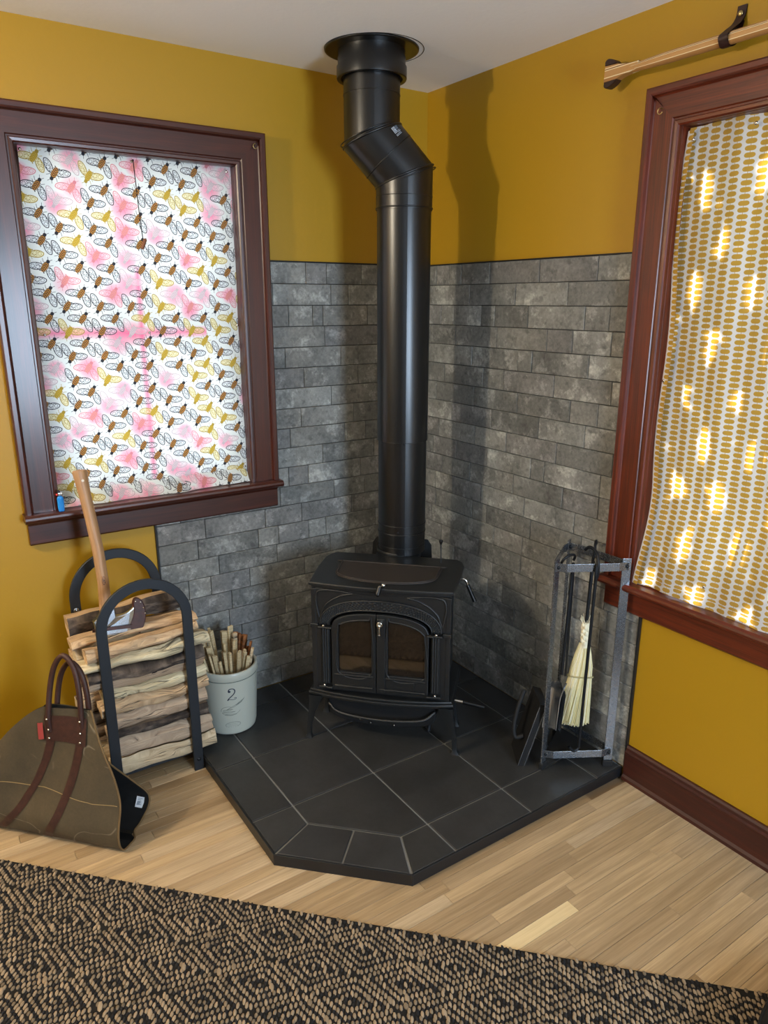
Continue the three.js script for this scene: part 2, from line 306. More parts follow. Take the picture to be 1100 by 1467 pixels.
// cup hooks screwed into the casings are small things of their own
function cupHook(label, pos, ry) {
  const t = thing('cup_hook', label, 'hook', pos, ry);
  const arc = []; for (let i = 0; i <= 12; i++) { const a = 1.6 + i / 12 * 4.3; arc.push(V(Math.cos(a) * .008, Math.sin(a) * .008, .012)); }
  mesh('hook', merge([tube(arc, .0014, 24, 6), rod(V(.0, .008, 0), V(0, .008, .012), .0014)]), brass, t); return t;
}
cupHook('small brass cup hook in the upper right corner of the left window casing', [-.778, 2.16, .019], 0);
cupHook('small brass cup hook in the upper left corner of the right window casing', [-.019, 2.157, 1.142], -Math.PI / 2);
// window with a glowing pane, added unseen in the wall behind the camera
{
  const g = structure(group('added_window_3'));
  const x0 = WIN_X - WIN_W / 2, x1 = WIN_X + WIN_W / 2, y0 = WIN_Y - WIN_H / 2, y1 = WIN_Y + WIN_H / 2;
  mesh('casing', merge([box(.1, WIN_H + .2, .02, x0 - .05, WIN_Y, ROOM_Z - .01), box(.1, WIN_H + .2, .02, x1 + .05, WIN_Y, ROOM_Z - .01), box(WIN_W, .1, .02, WIN_X, y1 + .05, ROOM_Z - .01), box(WIN_W, .1, .02, WIN_X, y0 - .05, ROOM_Z - .01)]), mahogany, g);
  mesh('pane', box(WIN_W, WIN_H, .006, WIN_X, WIN_Y, ROOM_Z - .02, 0), std({ color: 0xdfe6ee, emissive: 0xcfe0ff, emissiveIntensity: 1.2 }), g);
}

// ---------------------------------------------------------------- curtains
function bee(c, x, y, s, a, ink, body, wing) {
  c.save(); c.translate(x, y); c.rotate(a); c.scale(s, s);
  for (const q of [-1, 1]) {
    c.save(); c.rotate(q * .98); c.beginPath(); c.moveTo(0, 2); c.bezierCurveTo(13, 8, 17, 34, 5, 46); c.bezierCurveTo(-5, 48, -13, 26, 0, 2); c.closePath();
    c.fillStyle = wing; c.fill(); c.strokeStyle = ink; c.lineWidth = 2; c.stroke(); c.lineWidth = 1.7;
    c.setLineDash([2, 2.2]);
    for (const k of [[3, 12, 3], [5, 22, 5], [3, 35, 5], [-2, 24, 3], [8, 31, 3]]) { c.beginPath(); c.arc(k[0], k[1], k[2], 0, 7); c.stroke(); }
    c.setLineDash([]); c.restore();
  }
  c.fillStyle = body; c.beginPath(); c.ellipse(0, 4, 8, 17, 0, 0, 7); c.fill();
  c.strokeStyle = ink; c.lineWidth = 2.5; for (let k = -2; k <= 3; k++) { c.beginPath(); c.moveTo(-7.5, k * 5.2 + 6); c.lineTo(0, k * 5.2 + 1); c.lineTo(7.5, k * 5.2 + 6); c.stroke(); }
  c.fillStyle = ink; c.beginPath(); c.arc(0, -13, 5, 0, 7); c.fill();
  c.lineWidth = 1; for (const q of [-1, 1]) { c.beginPath(); c.moveTo(q * 2, -16); c.lineTo(q * 7, -24); c.stroke(); for (let k = 0; k < 3; k++) { c.beginPath(); c.moveTo(q * 9, k * 8 - 4); c.lineTo(q * 17, k * 10 - 12); c.stroke(); } }
  c.restore();
}
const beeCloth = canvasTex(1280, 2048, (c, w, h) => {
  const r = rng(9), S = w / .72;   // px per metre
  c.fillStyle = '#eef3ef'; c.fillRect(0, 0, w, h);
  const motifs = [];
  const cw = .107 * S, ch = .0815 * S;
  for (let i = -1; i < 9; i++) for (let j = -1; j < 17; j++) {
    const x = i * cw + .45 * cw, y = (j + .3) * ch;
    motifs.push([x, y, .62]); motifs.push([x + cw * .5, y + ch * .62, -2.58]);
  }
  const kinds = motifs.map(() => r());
  motifs.forEach(([x, y], k) => {   // pink light on the cloth, painted as soft patches under the pink bees
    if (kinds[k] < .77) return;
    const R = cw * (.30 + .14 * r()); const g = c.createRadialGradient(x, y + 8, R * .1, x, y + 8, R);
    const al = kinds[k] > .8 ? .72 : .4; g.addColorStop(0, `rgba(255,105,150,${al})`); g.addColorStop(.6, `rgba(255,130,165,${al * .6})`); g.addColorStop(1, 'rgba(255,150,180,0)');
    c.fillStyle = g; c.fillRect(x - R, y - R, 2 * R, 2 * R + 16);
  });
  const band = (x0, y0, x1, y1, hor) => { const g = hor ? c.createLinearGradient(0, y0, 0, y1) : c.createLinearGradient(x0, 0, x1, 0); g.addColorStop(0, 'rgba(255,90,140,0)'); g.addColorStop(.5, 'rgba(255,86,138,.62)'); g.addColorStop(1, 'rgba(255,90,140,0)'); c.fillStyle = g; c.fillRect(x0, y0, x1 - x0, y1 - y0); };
  band(0, h * .47, w * .82, h * .51, true); band(w * .465, h * .3, w * .505, h * .95, false);  // pink glow along the window bars, painted into the cloth colour
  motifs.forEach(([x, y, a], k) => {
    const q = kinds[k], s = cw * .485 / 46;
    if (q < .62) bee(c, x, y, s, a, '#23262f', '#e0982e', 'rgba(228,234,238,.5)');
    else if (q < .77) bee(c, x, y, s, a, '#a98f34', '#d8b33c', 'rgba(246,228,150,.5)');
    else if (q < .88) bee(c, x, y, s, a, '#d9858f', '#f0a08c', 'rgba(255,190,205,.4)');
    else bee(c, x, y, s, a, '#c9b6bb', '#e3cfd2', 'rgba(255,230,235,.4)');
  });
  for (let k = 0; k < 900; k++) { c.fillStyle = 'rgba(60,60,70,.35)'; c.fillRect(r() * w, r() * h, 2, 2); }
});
const ovalCloth = canvasTex(512, 512, (c, w, h) => {
  const r = rng(4), cols = 4, rows = 8, cw = w / cols, ch = h / rows;
  c.fillStyle = '#eeebe8'; c.fillRect(0, 0, w, h);
  for (let i = 0; i < cols; i++) {
    const x = (i + .5) * cw; c.fillStyle = '#d3b27a'; c.fillRect(x - 3, 0, 6, h);
    for (let j = -1; j <= rows; j++) {
      const y = (j + .5 + (i % 2) * .45) * ch, a = cw * .37, b = ch * .37; c.fillStyle = '#cda032';
      c.beginPath(); c.moveTo(x - a * .4, y - b); c.bezierCurveTo(x - a * 1.25, y - b, x - a * 1.25, y + b, x - a * .4, y + b); c.lineTo(x + a * .4, y + b); c.bezierCurveTo(x + a * 1.25, y + b, x + a * 1.25, y - b, x + a * .4, y - b); c.fill();
    }
  }
});
ovalCloth.wrapS = ovalCloth.wrapT = THREE.RepeatWrapping; ovalCloth.repeat.set(1 / .146, 1 / .137);
const weave = tex(256, 256, [.02, .02], (u, v) => grey(128 + 60 * Math.sin(u * 100) * Math.sin(v * 100)), false);
{
  const t = thing('curtain', 'white bee-print curtain with pink, gold and black bees tacked inside the left window', 'curtain', [0, 0, 0]);
  const fold = (x, y) => .006 * Math.sin(x * 21 + 1.2 * Math.sin(y * 3)) + .0035 * Math.sin(x * 47 + y * 5) + .003 * Math.sin(y * 17 + x * 6);
  const W0 = -1.546, W1 = -.853;
  const cl = gridGeo(70, 110, (u, v) => {
    const y = mix(.938 + .014 * (1 - u), 2.094, v);
    let x = mix(W0 + (.012 * sstep(.4, 1, v) - .008), W1 + .006 * (1 - v), u); x += .004 * Math.sin(v * 21) * (u > .5 ? u - .5 : .5 - u);
    let z = -.03 + fold(x, y) * (1 - .6 * v); if (v < .05) z += .05 * (1 - v / .05) * (.5 + .5 * Math.sin(u * 3));
    return [x, Math.max(y, .953), z];
  });
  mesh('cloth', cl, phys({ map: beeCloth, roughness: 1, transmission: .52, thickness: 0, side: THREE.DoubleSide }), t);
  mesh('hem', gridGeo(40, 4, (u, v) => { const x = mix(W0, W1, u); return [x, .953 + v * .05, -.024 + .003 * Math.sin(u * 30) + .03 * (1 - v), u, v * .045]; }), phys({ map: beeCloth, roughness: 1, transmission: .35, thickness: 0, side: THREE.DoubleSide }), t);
  for (const [x, y] of [[-1.535, 2.082], [-1.2, 2.078], [-.87, 2.076], [-1.53, 1.53], [-1.19, 1.53], [-.86, 1.55], [-1.17, 1.0], [-.86, 1.01]]) mesh('tack', ball(.0045, x, y, -.02, 1, 1, .6), chrome, t);
}
{
  const t = thing('pull_cord', 'dark pull cord with a small wooden toggle hanging over the bee-print curtain', 'cord', [0, 0, 0]);
  mesh('string', tube([V(-1.199, 2.082, -.006), V(-1.197, 2.0, -.004), V(-1.193, 1.9, -.005), V(-1.189, 1.838, -.005)], .0016, 30, 6), std({ color: 0x2a1713, roughness: .8 }), t);
  mesh('toggle', new THREE.CapsuleGeometry(.0062, .026, 4, 10).rotateZ(-.4).translate(-1.188, 1.822, -.003), std({ color: 0x7a4a2a, roughness: .6 }), t);
  mesh('knot', ball(.0035, -1.199, 2.08, -.007), std({ color: 0x2a1713, roughness: .8 }), t);
}
{
  const t = thing('curtain', 'white curtain with columns of gold ovals tacked inside the right window', 'curtain', [0, 0, 0], -Math.PI / 2);
  const cl = gridGeo(60, 110, (u, v) => {
    const y = mix(.728, 2.108, v) + .004 * Math.sin(u * 9);
    let x = mix(1.208 + .006 * Math.sin(v * 6), 1.912, u); if (u < .08) x += .008 * Math.sin(v * 13) * (1 - u / .08);
    let z = -.03 + .0055 * Math.sin(x * 24 + .6 * Math.sin(y * 4)) + .003 * Math.sin(x * 61 + y * 3); z += .045 * sstep(.25, 0, v); if (v < .012) z += .004;
    if (u < .06 && v > .9) z += .015 * (1 - u / .06);
    return [x, y + (v < .02 ? .008 : 0), z, x + .01 * v, y];
  });
  mesh('cloth', cl, phys({ map: ovalCloth, roughness: 1, transmission: .5, thickness: 0, side: THREE.DoubleSide }), t);
  mesh('side_hem', gridGeo(3, 60, (u, v) => { const y = mix(.74, 2.1, v); return [1.206 + .006 * Math.sin(v * 6) + .008 * Math.sin(v * 13) + u * .022, y, -.018 + .045 * sstep(.25, 0, v) + .004 * u, u * .022, y]; }), phys({ map: ovalCloth, roughness: 1, transmission: .35, thickness: 0, side: THREE.DoubleSide }), t);
  for (const [x, y] of [[1.228, 2.075], [1.41, 2.085], [1.6, 2.083], [1.45, .8], [1.214, 1.4]]) mesh('tack', ball(.005, x, y, y < 1 ? .01 : -.016, 1, 1, .6), chrome, t);
}

// ---------------------------------------------------------------- hearth pad
{
  const t = thing('hearth_pad', 'low raised hearth of dark grey slate tiles with a clipped front corner', 'hearth');
  const c = .2988, b = .1505, c2 = .3632, s = .316, Q = 1.232;
  const out = [[0, 0], [-P, 0], [-P, Q - c], [-(P - c), Q], [0, Q]].map(([x, z]) => [x, -z]).reverse();
  const ccw = p => { let a = 0; p.forEach((q, i) => { const n = p[(i + 1) % p.length]; a += q[0] * n[1] - n[0] * q[1]; }); return a > 0 ? p : p.slice().reverse(); };
  const lay = (poly, d, ch, y0, mat, name) => mesh(name, slab(ccw(poly), d, ch, 0, 0).rotateX(-Math.PI / 2).translate(0, y0, 0), mat, t);
  lay(inset(ccw(out), .004), .034, .0002, 0, padGrout, 'grout_bed');
  // black edging strip round the two open sides and the clipped corner
  const edge = [[-P, .012], [-P, Q - c], [-(P - c), Q], [-.012, Q]].map(p => V(p[0], 0, p[1]));
  for (let i = 0; i < 3; i++) {
    const A = edge[i], B = edge[i + 1], d = B.clone().sub(A), L = d.length(), a = Math.atan2(-d.z, d.x);
    mesh('edge_strip', box(L + .004, PAD, .006, L / 2, PAD / 2, -.003, .0015).rotateY(a).translate(A.x, 0, A.z), blackEdge, t);
  }
  const r = rng(3), tile = poly => { if (poly.length < 3) return; const p = inset(ccw(poly), .0035); const m = SLATE[Math.floor(r() * 3)]; const g = slab(p, .008, .0012, r() * 2, r() * 2).rotateX(-Math.PI / 2).translate(0, PAD - .008, 0); mesh('tile', g, m, t); };
  const xl = -(P - b), zf = Q - b, N = (x, z) => [x, -z];
  const diag = p => clip(p, -1, -1, (P - c2) + zf);     // -x + z <= ...
  for (let i = 0; i < 4; i++) for (let j = 0; j < 4; j++) {
    const x0 = xl + i * s, x1 = Math.min(x0 + s, -.005), z1 = zf - j * s, z0 = Math.max(z1 - s, .01); if (x1 - x0 < .02 || z1 - z0 < .02) continue;
    tile(diag(ccw([N(x0, z0), N(x1, z0), N(x1, z1), N(x0, z1)])));
  }
  const e = .004, xo = -P + e, zo = Q - e;
  const zc = [.01, zf - 3 * s, zf - 2 * s, zf - s, Q - c2];          // left strip
  for (let k = 0; k < 4; k++) { if (k === 3) tile([N(xo, zc[3]), N(xl, zc[3]), N(xl, Q - c2), N(xo, Q - c - .002)]); else tile([N(xo, zc[k]), N(xl, zc[k]), N(xl, zc[k + 1]), N(xo, zc[k + 1])]); }
  const xs = [-(P - c2), xl + s, xl + 2 * s, xl + 3 * s, -.012];
  for (let k = 0; k < 4; k++) { if (k === 0) tile([N(xs[0], zf), N(xs[1], zf), N(xs[1], zo), N(-(P - c) + .002, zo)]); else tile([N(xs[k], zf), N(xs[k + 1], zf), N(xs[k + 1], zo), N(xs[k], zo)]); }
  const a0 = [xl, Q - c2], a1 = [-(P - c2), zf], b0 = [xo + .0015, Q - c - .001], b1 = [-(P - c) - .001, zo - .0015], m = (p, q) => [(p[0] + q[0]) / 2, (p[1] + q[1]) / 2], ma = m(a0, a1), mb = m(b0, b1);
  tile([N(...a0), N(...ma), N(...mb), N(...b0)]); tile([N(...ma), N(...a1), N(...b1), N(...mb)]);
}

// ---------------------------------------------------------------- wood stove (local x along its front, z out of the front)
{
  const t = thing('wood_stove', 'black cast iron wood stove with arched glass doors and curved legs', 'stove', [-.664, PAD, .65], -Math.PI / 4);
  const y = v => v - PAD;   // heights were measured from the floor
  const bow = (u, w, k) => k * (1 - (u / w) ** 2);
  const plan = (w, k, zb, zf = 0, round = .04) => { const p = []; for (let i = 0; i <= 16; i++) { const u = -w + 2 * w * i / 16; p.push([u, zf + bow(u, w, k)]); } p.push([w, zb + round], [w - round * .3, zb + round * .3], [w - round, zb], [-w + round, zb], [-w + round * .3, zb + round * .3], [-w, zb + round]); return p; };
  // fire box: a shell of side, back, floor and a front with an opening behind the doors
  mesh('firebox', merge([box(.02, .40, .27, -.222, y(.455), -.16), box(.02, .40, .27, .222, y(.455), -.16), box(.46, .40, .02, 0, y(.455), -.29), box(.46, .02, .27, 0, y(.262), -.16), box(.46, .02, .27, 0, y(.645), -.16)]), castIron, t);
  mesh('firebrick', merge([box(.40, .3, .015, 0, y(.42), -.265, .002), box(.015, .3, .2, -.2, y(.42), -.16, .002), box(.015, .3, .2, .2, y(.42), -.16, .002)]), std({ color: 0x4a2d18, roughness: .95 }), t);
  for (const [a, z] of [[.15, -.12], [-.1, -.17], [.05, -.21]]) mesh('charred_log', rod(V(-.13, y(.31), z - a * .3), V(.13, y(.32), z + a * .3), .035, .03, 9), std({ color: 0x1c1613, roughness: 1 }), t);
  mesh('ash_bed', ball(.19, 0, y(.272), -.15, 1, .12, .55), std({ color: 0x8a7258, roughness: 1 }), t);
  // top plate in two steps, its back drawn out to the flue
  const topPlan = (w, k, o) => { const p = plan(w, k, -.34 - o, o, .0).slice(0, 17); p.push([w + .012, -.16], [w + .012, -.265], [w + .002, -.305], [w - .02, -.33], [.085, -.334], [.08, -.47 - o], [-.08, -.47 - o], [-.085, -.334], [-w + .02, -.33], [-w - .002, -.305], [-w - .012, -.265], [-w - .012, -.16]); return p; };
  mesh('top_plate', merge([plate(topPlan(.258, .018, .004), y(.666), .014, .0045, 3), plate(topPlan(.251, .016, -.002), y(.658), .009, .003, 2), plate(topPlan(.244, .014, -.008), y(.648), .011, .002)]), castIron, t);
  const lid = []; for (let i = 0; i <= 22; i++) { const a = Math.PI * i / 22; lid.push([-.19 * Math.cos(a), -.125 + .10 * Math.sin(a) ** .8]); } lid.push([.195, -.215], [.188, -.222], [-.188, -.222], [-.195, -.215]);
  const gl = mesh('griddle_lid', plate(lid, y(.679), .006, .002), griddleMat, t);
  const rim = lid.map(p => V(p[0] * .955, y(.6855), (p[1] + .12) * .94 - .12)); mesh('rim', tube(rim, .0032, 120, 6, true), griddleMat, gl);
  const lh = mesh('lid_lifter', merge([rod(V(.012, y(.683), .004), V(.004, y(.69), .03), .005, .004), ball(.008, .013, y(.686), .002)]), chrome, t);
  mesh('knob', merge([rod(V(.004, y(.688), .028), V(.0, y(.668), .04), .008, .0085), ball(.0088, 0, y(.667), .0405)]), blackPlastic, lh);
  // front frame: posts, arch spandrel, sill
  const arch = (a, b, y0, n, from = 0, to = Math.PI) => { const p = []; for (let i = 0; i <= n; i++) { const q = from + (to - from) * i / n; p.push([-a * Math.sign(Math.cos(q)) * Math.abs(Math.cos(q)) ** .82, y0 + b * Math.abs(Math.sin(q)) ** .9]); } return p; };
  const fs = shapeOf([[-.238, y(.255)], [.238, y(.255)], [.238, y(.656)], [-.238, y(.656)]]);
  const inA = arch(.181, .062, y(.518), 28); const hole = new THREE.Path([[-.181, y(.262)], [.181, y(.262)]].map(p => new THREE.Vector2(...p)).concat(inA.reverse().map(p => new THREE.Vector2(...p)))); fs.holes.push(hole);
  mesh('front_frame', extrude(fs, .022, .002).translate(0, 0, -.022), castIron, t);
  // raised spandrel mouldings in the two upper corners
  for (const s of [-1, 1]) {
    const c = [[s * .225, y(.645)], [s * .10, y(.645)], [s * .135, y(.636)], [s * .175, y(.615)], [s * .205, y(.585)], [s * .222, y(.545)]];
    mesh('spandrel', tube(c.map(p => V(p[0], p[1], .001)), .0038, 60, 6, true), castIron, t);
    mesh('corner_post', merge([box(.018, .40, .012, s * .243, y(.455), -.004, .003), box(.03, .016, .02, s * .24, y(.515), .002, .003)]), castIron, t);
  }
  // lattice band over the arch: a sunk strip with raised lozenges
  const oA = arch(.219, .102, y(.522), 40), iA = arch(.184, .064, y(.522), 40).reverse();
  mesh('arch_band', extrude(shapeOf(oA.concat(iA)), .008, .002).translate(0, 0, -.002), castDark, t);
  const loz = []; const rows = 5, cols = 46;
  for (let j = 0; j < rows; j++) for (let i = 0; i < cols; i++) {
    const q = Math.PI * (i + (j % 2) * .5 + .5) / (cols + .5), f = (j + .5) / rows, a = mix(.188, .215, f), b = mix(.067, .099, f);
    const x = -a * Math.sign(Math.cos(q)) * Math.abs(Math.cos(q)) ** .82, yy = y(.522) + b * Math.sin(q) ** .9; const g = new THREE.OctahedronGeometry(.0062); g.scale(.92, .62, .8); g.rotateZ(q - Math.PI / 2); g.translate(x, yy, .0055); loz.push(g);
  }
  mesh('lattice', merge(loz), phys({ color: 0x1a1f22, ior: 2, roughness: .36 }), t).userData.kind = 'stuff';
  mesh('arch_bead', merge([tube(arch(.186, .066, y(.522), 40).map(p => V(p[0], p[1], .006)), .003, 90, 6), tube(arch(.219, .102, y(.522), 40).map(p => V(p[0], p[1], .005)), .003, 90, 6)]), castIron, t);
  // two doors with arched panes
  const archY = u => { const k = Math.min(1, Math.abs(u) / .175), q = Math.acos(k ** (1 / .82)); return y(.518) + .06 * Math.sin(q) ** .9; };
  const archYi = (u) => { const k = Math.min(1, Math.abs(u) / .163), q = Math.acos(k ** (1 / .82)); return y(.497) + .058 * Math.sin(q) ** .9; };
  const door = (u0, u1, g0, g1) => {
    const p = [[u0, y(.268)], [u1, y(.268)]]; for (let i = 0; i <= 20; i++) { const u = mix(u1, u0, i / 20); p.push([u, archY(u)]); }
    const s = shapeOf(p), h = [[g0, y(.343)], [g1, y(.343)]]; for (let i = 0; i <= 20; i++) { const u = mix(g1, g0, i / 20); h.push([u, archYi(u)]); }
    s.holes.push(new THREE.Path(h.map(q => new THREE.Vector2(...q))));
    const d = mesh('door', extrude(s, .018, .0025, 2).translate(0, 0, -.004), castIron, t);
    const bead = h.map(q => V(q[0], q[1], .014)); mesh('pane_bead', tube(bead, .0028, 90, 6, true), castIron, d);
    mesh('glass', extrude(shapeOf(h), .004, 0).translate(0, 0, -.001), phys({ color: 0x4a3a2c, transmission: .8, thickness: 0, roughness: .05, ior: 1.7 }), d);
    mesh('lower_moulding', merge([box(Math.abs(u1 - u0) - .02, .006, .01, (u0 + u1) / 2, y(.332), .014, .002), box(Math.abs(u1 - u0) - .02, .008, .012, (u0 + u1) / 2, y(.287), .015, .003)]), castIron, d);
    return d;
  };
  door(-.176, -.0125, -.151, -.029);
  const dr = door(-.0105, .177, .03, .163);
  mesh('overlap_strip', box(.03, .29, .008, .006, y(.42), .016, .002), castIron, dr);
  mesh('vent_tab', box(.004, .03, .006, .125, y(.308), .015, .001), castIron, dr);
  mesh('door_handle', merge([new THREE.TorusGeometry(.0075, .004, 10, 20).translate(.005, y(.55), .034), rod(V(.005, y(.55), .016), V(.005, y(.55), .036), .007), lathe([[0, 0], [.0055, .001], [.0062, .004], [.004, .008], [.0035, .03], [.0055, .036], [.004, .042], [0, .043]], 14).translate(.004, y(.508), .036)]), chrome, t, 'bright chrome door handle');
  // fluted hinge columns with brackets and pins
  for (const s of [-1, 1]) {
    const c = group('hinge_column', t);
    const fl = []; for (let k = -1; k <= 1; k++) fl.push(rod(V(s * .2 + k * .0085, y(.29), .006), V(s * .2 + k * .0085, y(.505), .006), .0048, .0048, 10));
    mesh('fluting', merge([...fl, box(.032, .215, .012, s * .2, y(.397), -.002, .003)]), castIron, c);
    for (const yy of [.513, .276]) { mesh('bracket', merge([box(.05, .009, .026, s * .2, y(yy), .008, .003), box(.022, .008, .014, s * .183, y(yy + .002), .02, .003)]), castIron, c); mesh('pin', ball(.0048, s * .203, y(yy + .008), .018), chrome, c, 'bright chrome hinge pin'); }
  }
  // hearth ledge, moulded in three steps
  mesh('ash_lip', merge([plate(plan(.262, .03, -.30, .004), y(.246), .012, .004, 2), plate(plan(.268, .032, -.30, .008), y(.237), .011, .003), plate(plan(.258, .026, -.30, 0), y(.226), .012, .003)]), castIron, t);
  // legs: rounded sections along a curve, flaring foot
  for (const [u, z] of [[-.266, -.012], [.266, -.012], [-.25, -.20], [.25, -.20]]) {
    const s = Math.sign(u), st = [[.232, -.024, .052], [.215, -.022, .047], [.18, -.012, .034], [.14, -.001, .023], [.1, .007, .017], [.065, .01, .0165], [.05, .011, .018], [.043, .012, .026], [PAD, .012, .028]];
    const q = st.map(([yy, o, w]) => { const cx = u + s * o, a = w / 2, b = w / 2 * .85; return [[cx - a, b], [cx - a * .6, b * 1.1], [cx + a * .6, b * 1.1], [cx + a, b], [cx + a, -b], [cx - a, -b]].map(p => [p[0], y(yy), z + p[1]]); });
    const p = []; const tri = (...v) => v.forEach(k => p.push(...k));
    for (let i = 0; i < q.length - 1; i++) for (let k = 0; k < 6; k++) { const m = (k + 1) % 6; tri(q[i][k], q[i][m], q[i + 1][m]); tri(q[i][k], q[i + 1][m], q[i + 1][k]); }
    const bot = q[q.length - 1], top = q[0]; for (let k = 1; k < 5; k++) { tri(bot[0], bot[k + 1], bot[k]); tri(top[0], top[k], top[k + 1]); }
    const g = new THREE.BufferGeometry(); g.setAttribute('position', new THREE.Float32BufferAttribute(p, 3)); g.computeVertexNormals(); const gg = toCreasedNormals(uvm(g), .6);
    mesh('leg', gg, castIron, t).material.side = THREE.DoubleSide;
  }
  // ash pan under the fire box
  const pan = []; for (let i = 0; i <= 14; i++) { const a = Math.PI * i / 14; pan.push([-.205 * Math.cos(a) ** 1 * 1, y(.178) - .07 * Math.sin(a) ** .6]); }
  mesh('ash_pan', extrude(shapeOf([[-.205, y(.226)], ...pan, [.205, y(.226)]]), .2, .006, 2).translate(0, 0, -.225), castDark, t);
  mesh('pan_lip', tube([V(-.2, y(.19), -.02), V(-.15, y(.165), .0), V(0, y(.155), .008), V(.15, y(.165), .0), V(.2, y(.195), -.02)], .006, 40, 8), castIron, t);
  mesh('rivet', merge([-.08, -.04, .02, .05].map((u, i) => ball(.003, u, y(.135 - .01 * (i % 2)), -.018))), chrome, t);
  // levers
  const h1 = mesh('griddle_handle', tube([V(.255, y(.648), -.2), V(.272, y(.652), -.2), V(.284, y(.645), -.2), V(.29, y(.628), -.2)], .005, 24, 10), chrome, t);
  mesh('grip', rod(V(.29, y(.63), -.2), V(.317, y(.568), -.2), .0075, .0085), blackPlastic, h1);
  const h2 = mesh('air_lever', rod(V(.25, y(.176), -.15), V(.292, y(.172), -.15), .007, .0065), chrome, t);
  mesh('grip', rod(V(.29, y(.172), -.15), V(.373, y(.159), -.15), .008, .0085), blackPlastic, h2);
  mesh('ash_door_lever', merge([rod(V(.172, y(.1), -.14), V(.165, y(.05), -.125), .005, .0075), ball(.0075, .165, y(.05), -.125)]), darkSteel, t);
  const dl = mesh('damper_lever', rod(V(.18, y(.68), -.28), V(.178, y(.755), -.28), .0022), darkSteel, t);
  mesh('tip', lathe([[0, 0], [.004, .002], [.0085, .016], [.006, .02], [0, .021]], 12).translate(.178, y(.752), -.28), blackPlastic, dl);
  for (const s of [-1, 1]) mesh('flue_shield', uvm(extrude(shapeOf([[s * .075, y(.62)], [s * .124, y(.62)], [s * .12, y(.69)], [s * .105, y(.712)], [s * .075, y(.715)]].sort((a, b) => 0)), .008, .001).translate(0, 0, -.455)), castDark, t);
  mesh('flue_collar', lathe([[.088, 0], [.0915, .001], [.0915, .012], [.088, .013]], 40).translate(0, y(.68), -.4), castIron, t);
}

